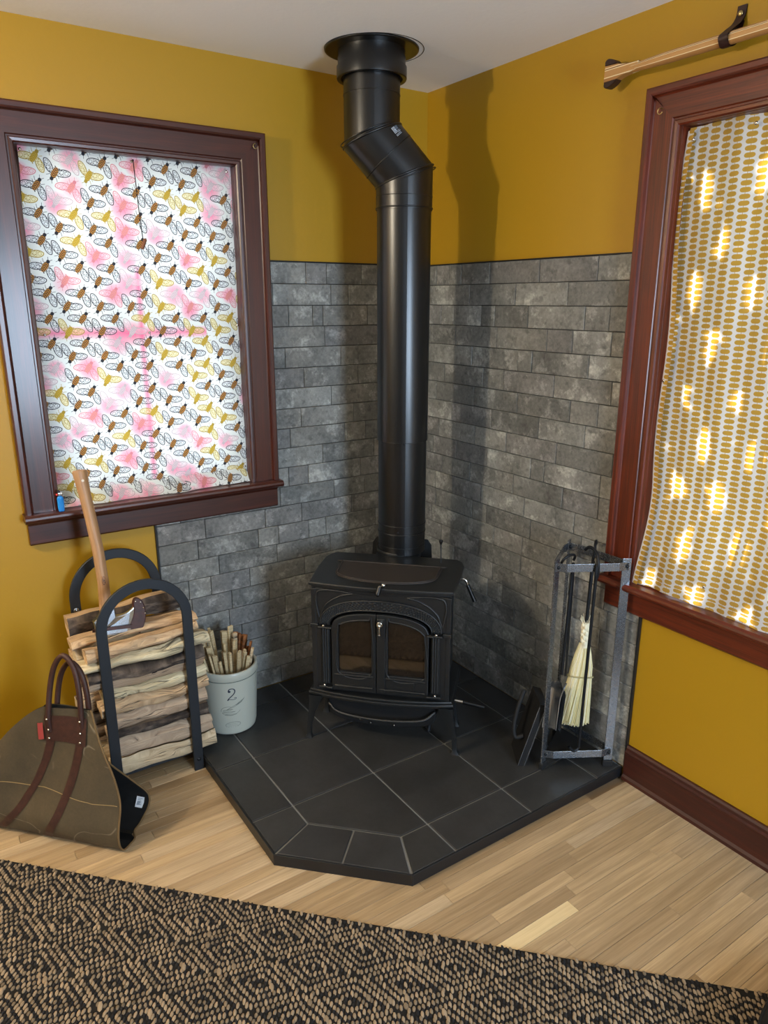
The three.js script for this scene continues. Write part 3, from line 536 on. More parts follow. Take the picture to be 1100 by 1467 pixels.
// ---------------------------------------------------------------- stove pipe
{
  const t = thing('stove_pipe', 'black double-wall stove pipe with an offset elbow rising to the ceiling', 'pipe');
  const Lo = [-.3755, .371], Up = [-.475, .318], yl = 2.052, yu = 2.176, R = .0925;
  const pts = [V(Lo[0], .686, Lo[1]), V(Lo[0], yl, Lo[1]), V(Up[0], yu, Up[1]), V(Up[0], 2.43, Up[1])];
  const seg = 56;
  const dir = i => pts[i + 1].clone().sub(pts[i]).normalize();
  const planes = [V(0, 1, 0), dir(0).add(dir(1)).normalize(), dir(1).add(dir(2)).normalize(), V(0, 1, 0)];
  const e1 = V(dir(1).x, 0, dir(1).z).normalize(), e2 = V(0, 1, 0).cross(e1);
  const ring = (i, r, joint, shift = 0) => {  // ring of the tube along segment i, cut by the plane of a joint
    const d = dir(i), a = e2.clone(), b = a.clone().cross(d).normalize(), c = pts[joint].clone().addScaledVector(d, shift), n = (joint === 0 || joint === 3) ? d : planes[joint], o = [];
    for (let k = 0; k < seg; k++) { const q = k / seg * Math.PI * 2, w = a.clone().multiplyScalar(Math.cos(q) * r).addScaledVector(b, Math.sin(q) * r); const p = c.clone().add(w); const s = pts[joint].clone().addScaledVector(d, shift).sub(p).dot(n) / d.dot(n); o.push(p.addScaledVector(d, s)); }
    return o;
  };
  const flat = (i, r, y) => { const d = dir(i), c = pts[i].clone().addScaledVector(d, y), o = [], a = e2.clone(), b = a.clone().cross(d).normalize(); for (let k = 0; k < seg; k++) { const q = k / seg * Math.PI * 2; o.push(c.clone().addScaledVector(a, Math.cos(q) * r).addScaledVector(b, Math.sin(q) * r)); } return o; };
  const loft = rings => { const g = gridGeo(seg, rings.length - 1, (u, v) => { const q = rings[Math.round(v * (rings.length - 1))][Math.round(u * seg) % seg]; return [q.x, q.y, q.z, u * .58, q.y]; }); return g; };
  const bead = (r, pts2) => tube(pts2, r, 96, 6, true);
  const L0 = pts[1].y - pts[0].y;
  const R2 = R + .0035, low = mesh('lower_pipe', loft([flat(0, R, 0), flat(0, R, .3), flat(0, R, .442), flat(0, R2, .4425), flat(0, R2, .75), flat(0, R2, 1.27)]), pipeBlack, t);
  mesh('bead', merge([bead(.0022, flat(0, R + .0005, .082)), bead(.0022, flat(0, R + .0005, .115)), bead(.0014, flat(0, R, .028))]), pipeBlack, low);
  mesh('seam', bead(.0008, flat(0, R2, .443)), pipeBlack, low);
  const ad = mesh('elbow_socket', loft([flat(0, R + .0065, 1.255), flat(0, R + .0065, 1.32), ring(0, R + .0065, 1)]), pipeBlack, t);
  mesh('bead', merge([bead(.0024, flat(0, R + .007, 1.262)), bead(.0012, flat(0, R + .0065, 1.3))]), pipeBlack, ad);
  const el = mesh('elbow', loft([ring(1, R + .0065, 1), ring(1, R + .0065, 2)]), pipeBlack, t);
  const dm = pts[1].distanceTo(pts[2]);
  mesh('bead', merge([bead(.0038, ring(1, R + .0065, 1)), bead(.0038, ring(1, R + .0065, 2)), bead(.0022, ring(1, R + .007, 1, -.012)), bead(.0022, ring(1, R + .007, 2, .012)), bead(.0022, flat(1, R + .0065, dm * .5))]), pipeBlack, el);
  const up = mesh('upper_pipe', loft([ring(2, R + .003, 2), flat(2, R + .003, .12), flat(2, R + .003, .25)]), pipeBlack, t);
  mesh('bead', bead(.0014, flat(2, R + .003, .125)), pipeBlack, up);
  const co = mesh('ceiling_collar', lathe([[.104, 2.35], [.116, 2.348], [.1175, 2.352], [.1175, 2.385], [.113, 2.39], [.1135, 2.412], [.111, 2.416], [.112, 2.436]], 64).translate(Up[0], 0, Up[1]), pipeBlack, t); co.material.side = THREE.DoubleSide;
  const cp = mesh('ceiling_plate', lathe([[.1, 2.434], [.15, 2.433], [.157, 2.4345], [.158, 2.4395], [.1, 2.4395]], 72).translate(Up[0], 0, Up[1]), pipeBlack, t);
  mesh('collar_cap', lathe([[.09, 2.356], [.1165, 2.354]], 48).translate(Up[0], 0, Up[1]), castDark, co);
  const scr = []; for (const [yy, a] of [[1.262, .35], [1.30, .9], [.095, -.15], [.44, .1], [1.26, 1.2]]) { const q = Math.atan2(.815, -.58) - a, x = Lo[0] + Math.cos(q) * (R + .004), z = Lo[1] + Math.sin(q) * (R + .004); mesh('screw', ball(.0032, x, pts[0].y + yy, z), darkSteel, t); }
  // small printed data label on the upper elbow
  const lab = canvasTex(128, 96, (c, w, h) => { c.fillStyle = '#16191d'; c.fillRect(0, 0, w, h); c.fillStyle = '#b9c4cf'; c.fillRect(6, 34, 52, 56); c.fillRect(64, 30, 58, 6); c.fillRect(64, 42, 50, 4); c.fillRect(6, 8, 110, 4); c.fillRect(6, 18, 100, 4); c.fillStyle = '#16191d'; for (let k = 0; k < 5; k++) c.fillRect(10, 40 + k * 10, 44 - (k % 3) * 10, 4); c.fillStyle = '#8d99a6'; for (let k = 0; k < 8; k++) c.fillRect(66 + k * 6, 54, 3, 34); });
  const d1 = dir(1).negate(), toCam = V(-1.969 + .43, 1.637 - 2.1, 2.624 - .34), side = d1.clone().cross(toCam).normalize(), nrm = side.clone().cross(d1).normalize();
  const q0 = nrm.clone().multiplyScalar(Math.cos(.95)).addScaledVector(side, -Math.sin(.95)).normalize(); const ctr = pts[2].clone().addScaledVector(d1, .047);
  const lg = gridGeo(8, 1, (u, v) => { const a = .85 + (u - .5) * .36, w = nrm.clone().multiplyScalar(Math.cos(a)).addScaledVector(side, -Math.sin(a)); if (side.y > 0) w.copy(nrm.clone().multiplyScalar(Math.cos(a)).addScaledVector(side, Math.sin(a))); const p = ctr.clone().addScaledVector(w, R + .0075).addScaledVector(d1, (v - .5) * .036); return [p.x, p.y, p.z, u, v]; });
  mesh('data_label', lg, std({ map: lab, roughness: .5, side: THREE.DoubleSide }), t);
  // hairline of the round opening in the ceiling
  mesh('ceiling_ring', new THREE.TorusGeometry(.163, .0012, 6, 80).rotateX(Math.PI / 2).translate(Up[0] + .012, H - .0005, Up[1] + .002), castDark, t);
}

// ---------------------------------------------------------------- firewood rack and logs
{
  const t = thing('firewood_rack', 'dark steel firewood rack of two arched hoops holding split logs', 'rack');
  const hoop = (x0, x1, z, top, label) => {
    const cx = (x0 + x1) / 2, R = (x1 - x0) / 2, w = .034, yc = top - R, s = new THREE.Shape(), n = 26;
    s.moveTo(x0, 0); s.lineTo(x0, yc); for (let i = 1; i <= n; i++) { const a = Math.PI - Math.PI * i / n; s.lineTo(cx + R * Math.cos(a), yc + R * Math.sin(a)); } s.lineTo(x1, 0); s.lineTo(x1 - w, 0); s.lineTo(x1 - w, yc);
    for (let i = 1; i <= n; i++) { const a = Math.PI * i / n; s.lineTo(cx + (R - w) * Math.cos(a), yc + (R - w) * Math.sin(a)); } s.lineTo(x0 + w, 0);
    const h = mesh('hoop', extrude(s, .011, .0015).translate(0, 0, z - .0055), darkSteel, t);
    for (const x of [x0 + w / 2, x1 - w / 2]) mesh('bolt', lathe([[0, .005], [.004, .0045], [.007, .002], [.0075, 0]], 14).rotateX(Math.PI / 2).translate(x, .045, z + .0055), forged, h);
    return h;
  };
  hoop(-1.553, -1.239, .352, .768);
  const hb = hoop(-1.574, -1.256, .075, .797);
  mesh('bolt', merge([new THREE.TorusGeometry(.008, .0018, 8, 20).translate(-1.557, .60, .083), lathe([[0, .004], [.006, .003], [.007, 0]], 16).rotateX(Math.PI / 2).translate(-1.557, .60, .0805)]), brightSteel, hb, 'bright round bolt');
  for (const x of [-1.54, -1.257]) mesh('bottom_rail', bar(V(x, .045, .07), V(x, .045, .355), .03, .008, V(1, 0, 0)), darkSteel, t);
  for (const z of [.13, .29]) mesh('crossbar', bar(V(-1.54, .04, z), V(-1.257, .04, z), .012, .012), darkSteel, t);

  // a split log lying along x: lower and upper edge wander, a strip of bark on some
  const grp = 'split firewood logs in the rack';
  function log(label, x0, x1, yA, yB, zf, depth, tone, bark, seed, tilt = 0, lowWave, highWave) {
    const r = rng(seed), g = thing('firewood_log', label, 'log', [0, 0, 0], 0, grp);
    const nx = 34, ph = [r() * 9, r() * 9, r() * 9, r() * 9];
    const lw = lowWave ?? (x => .006 * Math.sin(x * 13 + ph[0]) + .003 * Math.sin(x * 37 + ph[1])), hw = highWave ?? (x => .006 * Math.sin(x * 13 + ph[2]) + .003 * Math.sin(x * 37 + ph[3]));
    const bumps = [0, 1, 2, 3, 4, 5].map(() => (r() - .5) * .014), taper = (r() - .5) * .02, backLow = .2 + r() * .3, backHigh = .6 + r() * .35;
    const bandAt = (u, k) => { // k: 0 lower front edge, 1, 2, 3 up the front, 4 upper front edge, 5 upper back, 6 lower back
      const x = mix(x0, x1, u), lo = yA + lw(x) + .0015 + tilt * (u - .5), hi = yB + hw(x) - .0015 + tilt * (u - .5), f = [0, .25, .5, .75, 1, backHigh, backLow][k], bz = k < 5 ? bumps[k] + .004 * Math.sin(x * 29 + k * 2.1 + ph[1]) - (k === 0 || k === 4 ? .017 : 0) + .001 * Math.sin(x * 61 + k * 4 + ph[0]) : -depth + (k === 5 ? .0 : .01);
      return [x, mix(lo, hi, f), zf + bz + taper * (u - .5)];
    };
    const strip = (ks) => gridGeo(nx, ks.length - 1, (u, v) => { const q = bandAt(u, ks[Math.round(v * (ks.length - 1))]); return [...q, q[0] + ph[0], q[1] * 1 + q[2] + ph[1]]; });
    const cap = u => { const ks = [0, 1, 2, 3, 4, 5, 6].map(k => bandAt(u, k)), p = [], c = [0, 1, 2].map(i => ks.reduce((s, q) => s + q[i], 0) / 7); for (let i = 0; i < 7; i++) { const a = ks[i], b = ks[(i + 1) % 7]; p.push(...c, ...(u ? a : b), ...(u ? b : a)); } const q = new THREE.BufferGeometry(); q.setAttribute('position', new THREE.Float32BufferAttribute(p, 3)); q.computeVertexNormals(); return uvm(q); };
    const all = { none: [[0, 1, 2, 3, 4], []], top: [[0, 1, 2], [2, 3, 4, 5]], bottom: [[1, 2, 3, 4], [6, 0, 1]], face: [[], [0, 1, 2, 3, 4]] }[bark];
    const parts = [cap(0), cap(1)]; if (all[0].length) parts.push(strip(all[0]));
    parts.push(strip([4, 5]), strip([5, 6]), strip([6, 0]));
    const m = SPLIT[tone]; m.side = THREE.DoubleSide; mesh('split_wood', merge(parts), m, g);
    if (all[1].length) { const b = strip(all[1]); const p = b.attributes.position; for (let i = 0; i < p.count; i++) { p.setZ(i, p.getZ(i) + .002); if (bark !== 'bottom') p.setY(i, p.getY(i) + .0015); } barkMat.side = THREE.DoubleSide; mesh('bark', b, barkMat, g); }
    return g;
  }
  const yb = [.058, .128, .198, .240, .297, .346, .390, .468, .512, .556], wave = yb.map((_, i) => { const r = rng(100 + i), a = r() * 9, b = r() * 9, k = i === 0 ? .001 : .0065; return x => k * Math.sin(x * 12 + a) + k * .55 * Math.sin(x * 27 + b) + k * .22 * Math.sin(x * 71 + a * 3); });
  const front = [['bottom log of the front stack, wide and pale with fine grain', -1.545, -1.178, 0, 'none'], ['second log from the bottom of the front stack, tan with a dark crack', -1.54, -1.187, 1, 'none'], ['thin dark bark-faced log third from the bottom of the front stack', -1.545, -1.2, 1, 'face'], ['fourth log from the bottom of the front stack, pinkish with a smooth face', -1.53, -1.2, 1, 'none'],
    ['brown split log in the middle of the front stack, fifth from the bottom', -1.56, -1.19, 3, 'none'], ['pale straight-grained log just above the middle of the front stack', -1.55, -1.193, 2, 'none'], ['log with a dark knot and bark along its top edge, near the axe head', -1.59, -1.2, 1, 'top'], ['palest log of the front stack, second from the top', -1.605, -1.178, 2, 'none'], ['topmost log of the front stack, orange-pink with a wavy top', -1.585, -1.215, 3, 'none']];
  front.forEach(([l, x0, x1, tone, bk], i) => log(l, x0, x1, yb[i], yb[i + 1], .335, .075, tone, bk, 300 + i, i === 8 ? .02 : 0, wave[i], wave[i + 1]));
  mesh('knot', ball(.016, -1.383, .425, .332, 1.5, .6, .4), std({ color: 0x1d120c, roughness: 1 }), scene.getObjectByName('firewood_log_006'));
  const mid = [['lowest log of the middle row, its sawn end showing at the left', .06, .17, 'none'], ['second log of the middle row with a bark-covered end at the left', .17, .28, 'top'], ['third log of the middle row, sawn end behind the carrier handle', .28, .385, 'none'], ['fourth log of the middle row with a square orange end', .385, .46, 'none'], ['fifth log of the middle row with two small split ends at the left', .46, .53, 'none'], ['short orange log under the axe head, top of the middle row', .53, .562, 'none']];
  mid.forEach(([l, a, b, bk], i) => log(l, -1.575 - (i % 3) * .012 - (i > 2 ? .015 : 0), -1.2 + (i % 2) * .015, a, b, .25, .075, [0, 1, 3, 3, 0, 3][i], bk, 400 + i));
  const back = [['lowest log of the row against the wall, grey end at the left', .06, .19, 'top'], ['second log of the row against the wall, dark barked end', .19, .30, 'top'], ['third log of the row against the wall, end split to a point', .30, .41, 'none'], ['fourth log of the row against the wall, squared brown end', .41, .48, 'none'], ['amber log of the row against the wall just under the bark-covered one', .48, .545, 'none'], ['long grey bark-covered log lying on top at the back of the rack', .545, .615, 'face']];
  back.forEach(([l, a, b, bk], i) => log(l, -1.59 - (i % 2) * .012, -1.21 - (i === 5 ? .0 : .01), a, b, .165, .075, [1, 0, 1, 3, 3, 3][i], bk, 500 + i, i === 5 ? .012 : 0));
}

// ---------------------------------------------------------------- axe leaning in the rack
{
  const t = thing('axe', 'felling axe with a pale hickory handle and leather blade cover on the firewood', 'axe');
  const A = V(-1.492, .592, .235), B = V(-1.500, 1.108, .165), d = B.clone().sub(A), L = d.length(); d.normalize();
  const fr = V(1, 0, 0).addScaledVector(d, -d.x).normalize(), dp = fr.clone().cross(d).normalize(); // blade direction, thickness
  const P3 = (f, a, s) => A.clone().addScaledVector(fr, f).addScaledVector(d, a).addScaledVector(dp, s);
  const sec = [[0, .012, .022], [.06, .013, .021], [.14, .0135, .0185], [.25, .0135, .0185], [.36, .013, .0185], [.44, .0135, .019], [.49, .014, .0215], [.515, .0145, .0235], [.523, .013, .0215]];
  const hnd = gridGeo(20, sec.length - 1, (u, v) => { const [a, ty, fx] = sec[Math.round(v * (sec.length - 1))], q = u * Math.PI * 2, c = .010 * Math.sin(a * 8); const p = P3(fx * Math.cos(q) + c, a, ty * Math.sin(q)); return [p.x, p.y, p.z, a, u * .1]; });
  const capPts = sec[sec.length - 1]; const cap = gridGeo(20, 2, (u, v) => { const q = u * Math.PI * 2, p = P3(capPts[2] * Math.cos(q) * (1 - v) + .010 * Math.sin(.523 * 8), .523 + .003 * v, capPts[1] * Math.sin(q) * (1 - v)); return [p.x, p.y, p.z, .523, u * .1]; });
  const hm = hickory; hm.side = THREE.DoubleSide; const hd = mesh('handle', merge([hnd, cap]), hm, t);
  const hole = P3(-.006, .49, .0145); mesh('hole', new THREE.CylinderGeometry(.0042, .0042, .003, 16).applyQuaternion(new THREE.Quaternion().setFromUnitVectors(V(0, 1, 0), dp)).translate(hole.x, hole.y, hole.z), std({ color: 0xe6dccb, roughness: .8 }), hd, 'small round lanyard hole');
  // burnt round maker's stamp on the handle
  const stamp = canvasTex(64, 64, (c) => { c.fillStyle = '#a5754a'; c.fillRect(0, 0, 64, 64); c.strokeStyle = '#33200f'; c.fillStyle = '#33200f'; c.lineWidth = 4; c.beginPath(); c.ellipse(32, 32, 20, 26, .3, 0, 7); c.stroke(); c.fillRect(22, 18, 6, 28); c.fillRect(34, 14, 5, 22); c.fillRect(26, 30, 18, 5); c.fillRect(36, 40, 8, 8); });
  mesh('stamp', gridGeo(6, 1, (u, v) => { const q = Math.PI / 2 + (.5 - u) * .9, a = .135 + v * .032, c = .010 * Math.sin(a * 8), p = P3(.0192 * Math.cos(q) + c, a, .0141 * Math.sin(q)); return [p.x, p.y, p.z, u, v]; }), std({ map: stamp, roughness: .5, side: THREE.DoubleSide }), hd);
  const basis = new THREE.Matrix4().makeBasis(fr, d, dp).setPosition(A);
  const headS = new THREE.Shape(); headS.moveTo(-.042, -.032); headS.lineTo(.01, -.042); headS.quadraticCurveTo(.06, -.04, .098, -.052); headS.quadraticCurveTo(.135, -.01, .112, .056); headS.quadraticCurveTo(.075, .012, .03, .022); headS.lineTo(.03, .05); headS.lineTo(-.008, .055); headS.lineTo(-.03, .03); headS.lineTo(-.044, .018);
  const hg = extrude(headS, .034, .004, 2).translate(0, 0, -.017); { const p = hg.attributes.position; for (let i = 0; i < p.count; i++) { const x = p.getX(i); p.setZ(i, p.getZ(i) * clamp(1 - (x - .02) / .125, .12, 1)); } hg.computeVertexNormals(); }
  mesh('axe_head', hg.applyMatrix4(basis), brightSteel, t);
  const cs = new THREE.Shape(); cs.moveTo(.062, -.046); cs.quadraticCurveTo(.085, -.05, .1, -.058); cs.quadraticCurveTo(.143, -.01, .124, .052); cs.quadraticCurveTo(.113, .07, .1, .066); cs.quadraticCurveTo(.088, .055, .092, .034); cs.quadraticCurveTo(.09, .002, .062, -.024);
  const sh = mesh('blade_cover', extrude(cs, .02, .003, 2).translate(0, 0, -.01).applyMatrix4(basis), sheathLeather, t, 'dark brown leather blade cover');
  for (const [x, yy] of [[.1, .056], [.116, .05], [.123, .028], [.126, .008]]) mesh('rivet', ball(.003, x, yy, .011).applyMatrix4(basis), chrome, sh);
  mesh('strap', merge([box(.13, .011, .004, .012, 0, .0195, .001).rotateZ(-.13).translate(0, -.014, 0)]).applyMatrix4(basis), sheathLeather, sh);
}
{
  const t = thing('lighter', 'small blue disposable lighter standing on the left window sill', 'lighter', [-1.557, WL.y0 - .0005, .043]);
  mesh('body', new THREE.CapsuleGeometry(.0105, .034, 4, 16).scale(1, 1, .62).translate(0, .0285, 0), std({ color: 0x1b86d6, roughness: .3 }), t);
  mesh('base', box(.019, .03, .012, 0, .0155, 0, .004), std({ color: 0x1b86d6, roughness: .3 }), t);
  mesh('metal_hood', box(.017, .012, .011, .001, .062, 0, .003), chrome, t);
  mesh('button', box(.007, .006, .01, -.009, .061, 0, .002), std({ color: 0xc9302a, roughness: .4 }), t, 'red push button');
  mesh('wheel', new THREE.CylinderGeometry(.0045, .0045, .007, 14).rotateX(Math.PI / 2).translate(-.002, .07, 0), forged, t);
}

// ---------------------------------------------------------------- stoneware crock with kindling
{
  const t = thing('stoneware_crock', 'pale grey-green stoneware crock marked 2, full of kindling', 'crock', [-1.06, PAD, .187]);
  const glaze = std({ color: 0xbcbfb2, roughness: .28 });
  mesh('body', lathe([[0, .001], [.088, .001], [.0935, .005], [.097, .02], [.102, .1], [.106, .18], [.1075, .226], [.1075, .232], [.1115, .236], [.1125, .25], [.1115, .262], [.107, .266], [.101, .264], [.0985, .255], [.098, .2], [.09, .02], [0, .015]], 72), glaze, t);
  mesh('rim_groove', new THREE.TorusGeometry(.1085, .0012, 6, 72).rotateX(Math.PI / 2).translate(0, .231, 0), std({ color: 0x6c7770, roughness: .5 }), t);
  const decal = canvasTex(512, 1024, (c, w, h) => {
    c.fillStyle = '#bcbfb2'; c.fillRect(0, 0, w, h);
    c.strokeStyle = '#15203a'; c.fillStyle = '#15203a'; c.lineCap = 'round';
    c.lineWidth = 16; c.beginPath(); c.moveTo(225, 150); c.bezierCurveTo(205, 70, 330, 70, 310, 165); c.bezierCurveTo(295, 235, 225, 260, 205, 325); c.stroke();
    c.beginPath(); c.arc(232, 148, 20, 0, 7); c.fill();
    c.lineWidth = 9; c.beginPath(); c.moveTo(205, 325); c.bezierCurveTo(240, 285, 280, 340, 320, 310); c.bezierCurveTo(345, 285, 310, 270, 300, 292); c.stroke();
    c.strokeStyle = '#666e68'; c.lineWidth = 6;   // faint feathery wing
    const feather = (x, y, a, l) => { c.save(); c.translate(x, y); c.rotate(a); c.beginPath(); c.moveTo(0, 0); c.quadraticCurveTo(l * .5, -22, l, 0); c.quadraticCurveTo(l * .5, 18, 0, 0); c.stroke(); c.restore(); };
    feather(120, 545, -.18, 150); feather(110, 580, -.05, 190); feather(150, 620, .05, 170); feather(180, 520, -.5, 260); feather(320, 440, -.62, 150);
    c.beginPath(); c.moveTo(95, 560); c.bezierCurveTo(85, 470, 190, 440, 250, 470); c.bezierCurveTo(330, 420, 400, 400, 455, 330); c.stroke(); c.beginPath(); c.moveTo(110, 590); c.bezierCurveTo(190, 690, 330, 640, 380, 560); c.stroke();
    c.lineWidth = 5; c.beginPath(); c.ellipse(262, 850, 118, 62, -.06, 0, 7); c.stroke(); c.lineWidth = 2; c.beginPath(); c.ellipse(262, 850, 104, 50, -.06, 0, 7); c.stroke();
    c.fillStyle = '#7d857e'; for (let k = 0; k < 3; k++) for (let i = 0; i < 9 - (k % 2) * 0; i++) c.fillRect(182 + i * 18 + (k === 1 ? 0 : 8), 822 + k * 24, 10 - (i * 7 + k * 3) % 5, 8);
  });
  // printed front of the crock, a shallow shell that follows the wall
  const cam = Math.atan2(-.87, 2.43);
  mesh('print', gridGeo(24, 12, (u, v) => { const a = cam + .02 + (u - .5) * 1.25, yy = .012 + v * .212, r = (yy < .1 ? mix(.0955, .1022, (yy - .012) / .088) : mix(.1022, .1076, (yy - .1) / .126)) + .0006; return [r * Math.sin(a), yy, r * Math.cos(a), u, v]; }), std({ map: decal, roughness: .28 }), t);
  // kindling: each stick its own
  const r = rng(31), pale = 'pale split kindling stick standing in the crock', brown = 'brown kindling stick standing at the right side of the crock';
  const sm = SPLIT, palest = std({ color: 0xf2ece2, map: splitMaps[2], roughness: .8 }), brownM = std({ color: 0xb58860, map: splitMaps[3], roughness: .85 });
  const sticks = [];
  for (let k = 0; k < 42; k++) {
    const a = k * 2.399, rr = .08 * Math.sqrt((k + .5) / 42), x = rr * Math.cos(a), z = rr * Math.sin(a);
    sticks.push([x, z, x * 1.5 + (x < 0 ? -.05 : .03), z * .55 - .03, k]);
  }
  for (const [x, z, tx, tz, k] of sticks) {
    const isB = x > .03 && z < .02, top = .30 + .05 * r() + (z < -.01 ? .035 : 0) - (x > .03 ? .02 : 0), A = V(x * .55, .03, z * .55), B = V(x + tx * .45 + (r() - .5) * .05, top + (r() - .5) * .03, z + tz * .4 + (r() - .5) * .03);
    { const f = (.262 - A.y) / (B.y - A.y), px = A.x + (B.x - A.x) * f, pz = A.z + (B.z - A.z) * f, rad = Math.hypot(px, pz); if (rad > .086) { const q = .086 / rad; B.x = A.x + (px * q - A.x) / f; B.z = A.z + (pz * q - A.z) / f; } }
    const where = z > .035 ? 'at the front of' : z < -.035 ? 'at the back of' : x < 0 ? 'at the left inside' : 'in the middle right of';
    const g = thing('kindling_stick', isB ? brown : `pale split kindling stick standing ${where} the crock`, 'stick', [-1.06, PAD, .187], 0, 'kindling sticks in the crock');
    const w = .011 + r() * .012, th = .006 + r() * .007; mesh('stick', bar(A, B, w, th, V(Math.sin(k * 1.3), 0, Math.cos(k * 1.3)), .001), isB ? brownM : (k % 4 === 1 ? sm[0] : palest), g);
  }
}

// ---------------------------------------------------------------- canvas log carrier
{
  const t = thing('log_carrier', 'olive waxed canvas log carrier with brown leather handles slumped on the floor', 'bag');
  const waxMap = tex(512, 512, [.5, .5], (u, v) => { const a = fbm(u, v, 4, 4, 5, .6), c = sstep(.02, .0, Math.abs(fbm(u + .2, v + .5, 5, 5, 2) - .5)) * sstep(.5, .62, fbm(u, v + .3, 7, 7, 3)), f = fbm(u, v, 120, 120, 2); return ramp([56, 48, 34], [90, 77, 54], clamp(a * .9 + f * .25 - .05)).map(k => k + 40 * c); });
  const canvasOut = std({ map: waxMap, roughness: .75, side: THREE.DoubleSide, bumpMap: waxMap, bumpScale: .0015 }), lining = std({ color: 0x070707, roughness: .9, side: THREE.DoubleSide });
  const d = V(.672, 0, .740).normalize(), p = V(.740, 0, -.672).normalize(), O = V(-1.674, 0, .445); // ridge centre (plan), along, across to the rack
  // section of the folded sheet: q 0 ridge front .. .5 floor .. 1 ridge back -> [across, height]
  const prof = [[0, -.004, .44], [.09, -.018, .38], [.2, -.035, .27], [.3, -.062, .155], [.37, -.085, .07], [.42, -.07, .014], [.47, -.035, .002], [.53, .03, .002], [.6, .09, .018], [.67, .132, .062], [.75, .112, .13], [.86, .035, .28], [1, .004, .44]];
  const secAt = q => { let i = 0; while (i < prof.length - 2 && prof[i + 1][0] < q) i++; const a = prof[Math.max(0, i - 1)], b = prof[i], c = prof[i + 1], e = prof[Math.min(prof.length - 1, i + 2)], f = (q - b[0]) / (c[0] - b[0]); const h = k => { const m0 = (c[k] - a[k]) / 2, m1 = (e[k] - b[k]) / 2, f2 = f * f, f3 = f2 * f; return (2 * f3 - 3 * f2 + 1) * b[k] + (f3 - 2 * f2 + f) * m0 + (-2 * f3 + 3 * f2) * c[k] + (f3 - f2) * m1; }; return [h(1), Math.max(h(2), .0015)]; };
  const halfR = q => { if (q > .5) return mix(.06, .165, sstep(.16, .36, 1 - q)); const k = Math.min(q, 1 - q); return mix(.078, .185, sstep(0, .3, k) * .5 + .5 * clamp(k / .29)); };
  const halfL = q => { const k = Math.min(q, 1 - q); return mix(.08, .40, clamp(k / .3)); };
  const at = (s, q, off = 0) => { let [a, h] = secAt(q); const k = clamp(Math.abs(s) - .08, 0, 1); // sheet sags away from the handles
    h *= 1 - .32 * k * (h > .02 ? 1 : 0) * (s < 0 ? 1.0 : .6); h += .004 * Math.sin(s * 30 + q * 9) * (h > .03 ? 1 : 0) * (k > 0 ? 1 : .4); a -= (.5 - q) * .0 ; a += .006 * Math.sin(s * 19 + q * 14) * (h > .04 ? 1 : 0);
    const [a2, h2] = secAt(clamp(q + .004)), [a1, h1] = secAt(clamp(q - .004)); let nx = -(h2 - h1), ny = a2 - a1; const l = Math.hypot(nx, ny) || 1; nx /= l; ny /= l; // inward normal sign handled by off
    return O.clone().addScaledVector(d, s).addScaledVector(p, a - nx * 0 + off * (q < .5 ? -Math.abs(nx) : Math.abs(nx))).add(V(0, h + (q > .1 && q < .9 ? -off * 0 : 0), 0)); };
  const sheet = off => gridGeo(60, 80, (u, v) => { const s = mix(-halfL(v), halfR(v), u), q = at(s, v, off); return [q.x, q.y, q.z, s, v * 1.1]; });
  mesh('canvas_body', sheet(.0015), canvasOut, t);
  mesh('lining', sheet(-.0035), lining, t, 'black inner lining');
  const edgePts = []; for (let i = 0; i <= 40; i++) { const v = i / 40; edgePts.push(at(halfR(v), v, 0)); } mesh('bound_edge', tube(edgePts, .0032, 120, 6), std({ color: 0x6e5634, roughness: .8 }), t);
  const seam = []; for (let i = 0; i <= 50; i++) { const s = mix(-.36, .176, i / 50), w = at(s, .285 + .012 * Math.sin(s * 9), .0022); seam.push(w); } mesh('seam', tube(seam, .0013, 120, 5), std({ color: 0x8a744c, roughness: .8 }), t);
  // leather: patch and two straps on the outer face, each lying just over the canvas
  const on = (s0, s1, q0, q1, nu, nv, sh = () => 0, off = .004) => gridGeo(nu, nv, (u, v) => { const q = mix(q0, q1, v), s = mix(s0, s1, u) + sh(v), w = at(s, q, off); return [w.x, w.y, w.z, s, q]; });
  const lm = std({ map: leatherMap, roughness: .55, side: THREE.DoubleSide, bumpMap: leatherMap, bumpScale: .0006 });
  mesh('leather_patch', on(-.074, .07, .045, .14, 14, 10, () => 0, .0065), lm, t);
  mesh('leather_strap', on(.034, .062, .1, .44, 6, 40, v => -.13 * v * v - .01 * v), lm, t);
  mesh('leather_strap', on(-.066, -.038, .1, .44, 6, 40, v => -.20 * v * v - .03 * v), lm, t);
  mesh('leather_patch', on(-.074, .07, .955, .87, 14, 10, () => 0, .005), lm, t);
  // two rolled handles
  const loop = (q, lean, hgt) => { const a = at(-.058, q, .008), b = at(.052, q, .008), m = a.clone().add(b).multiplyScalar(.5); const pt = (f, h, c) => m.clone().addScaledVector(d, f).addScaledVector(p, lean * h / hgt).add(V(0, h * 1.15 + c, 0)); return [a.clone().add(V(0, -.05, 0)), a, pt(-.05, hgt * .45, 0), pt(-.032, hgt * .82, 0), pt(0, hgt, 0), pt(.035, hgt * .82, 0), pt(.052, hgt * .45, 0), b, b.clone().add(V(0, -.05, 0))]; };
  mesh('handle', tube(loop(.05, .03, .17), .0085, 70, 10), lm, t);
  mesh('handle', tube(loop(.95, .02, .155), .0085, 70, 10), lm, t);
  for (const s of [-.058, .052]) for (const q of [.055, .1, .13]) { const w = at(s, q, .0105 + (q < .06 ? .006 : 0)); mesh('rivet', ball(.0042, w.x, w.y, w.z), chrome, t); }
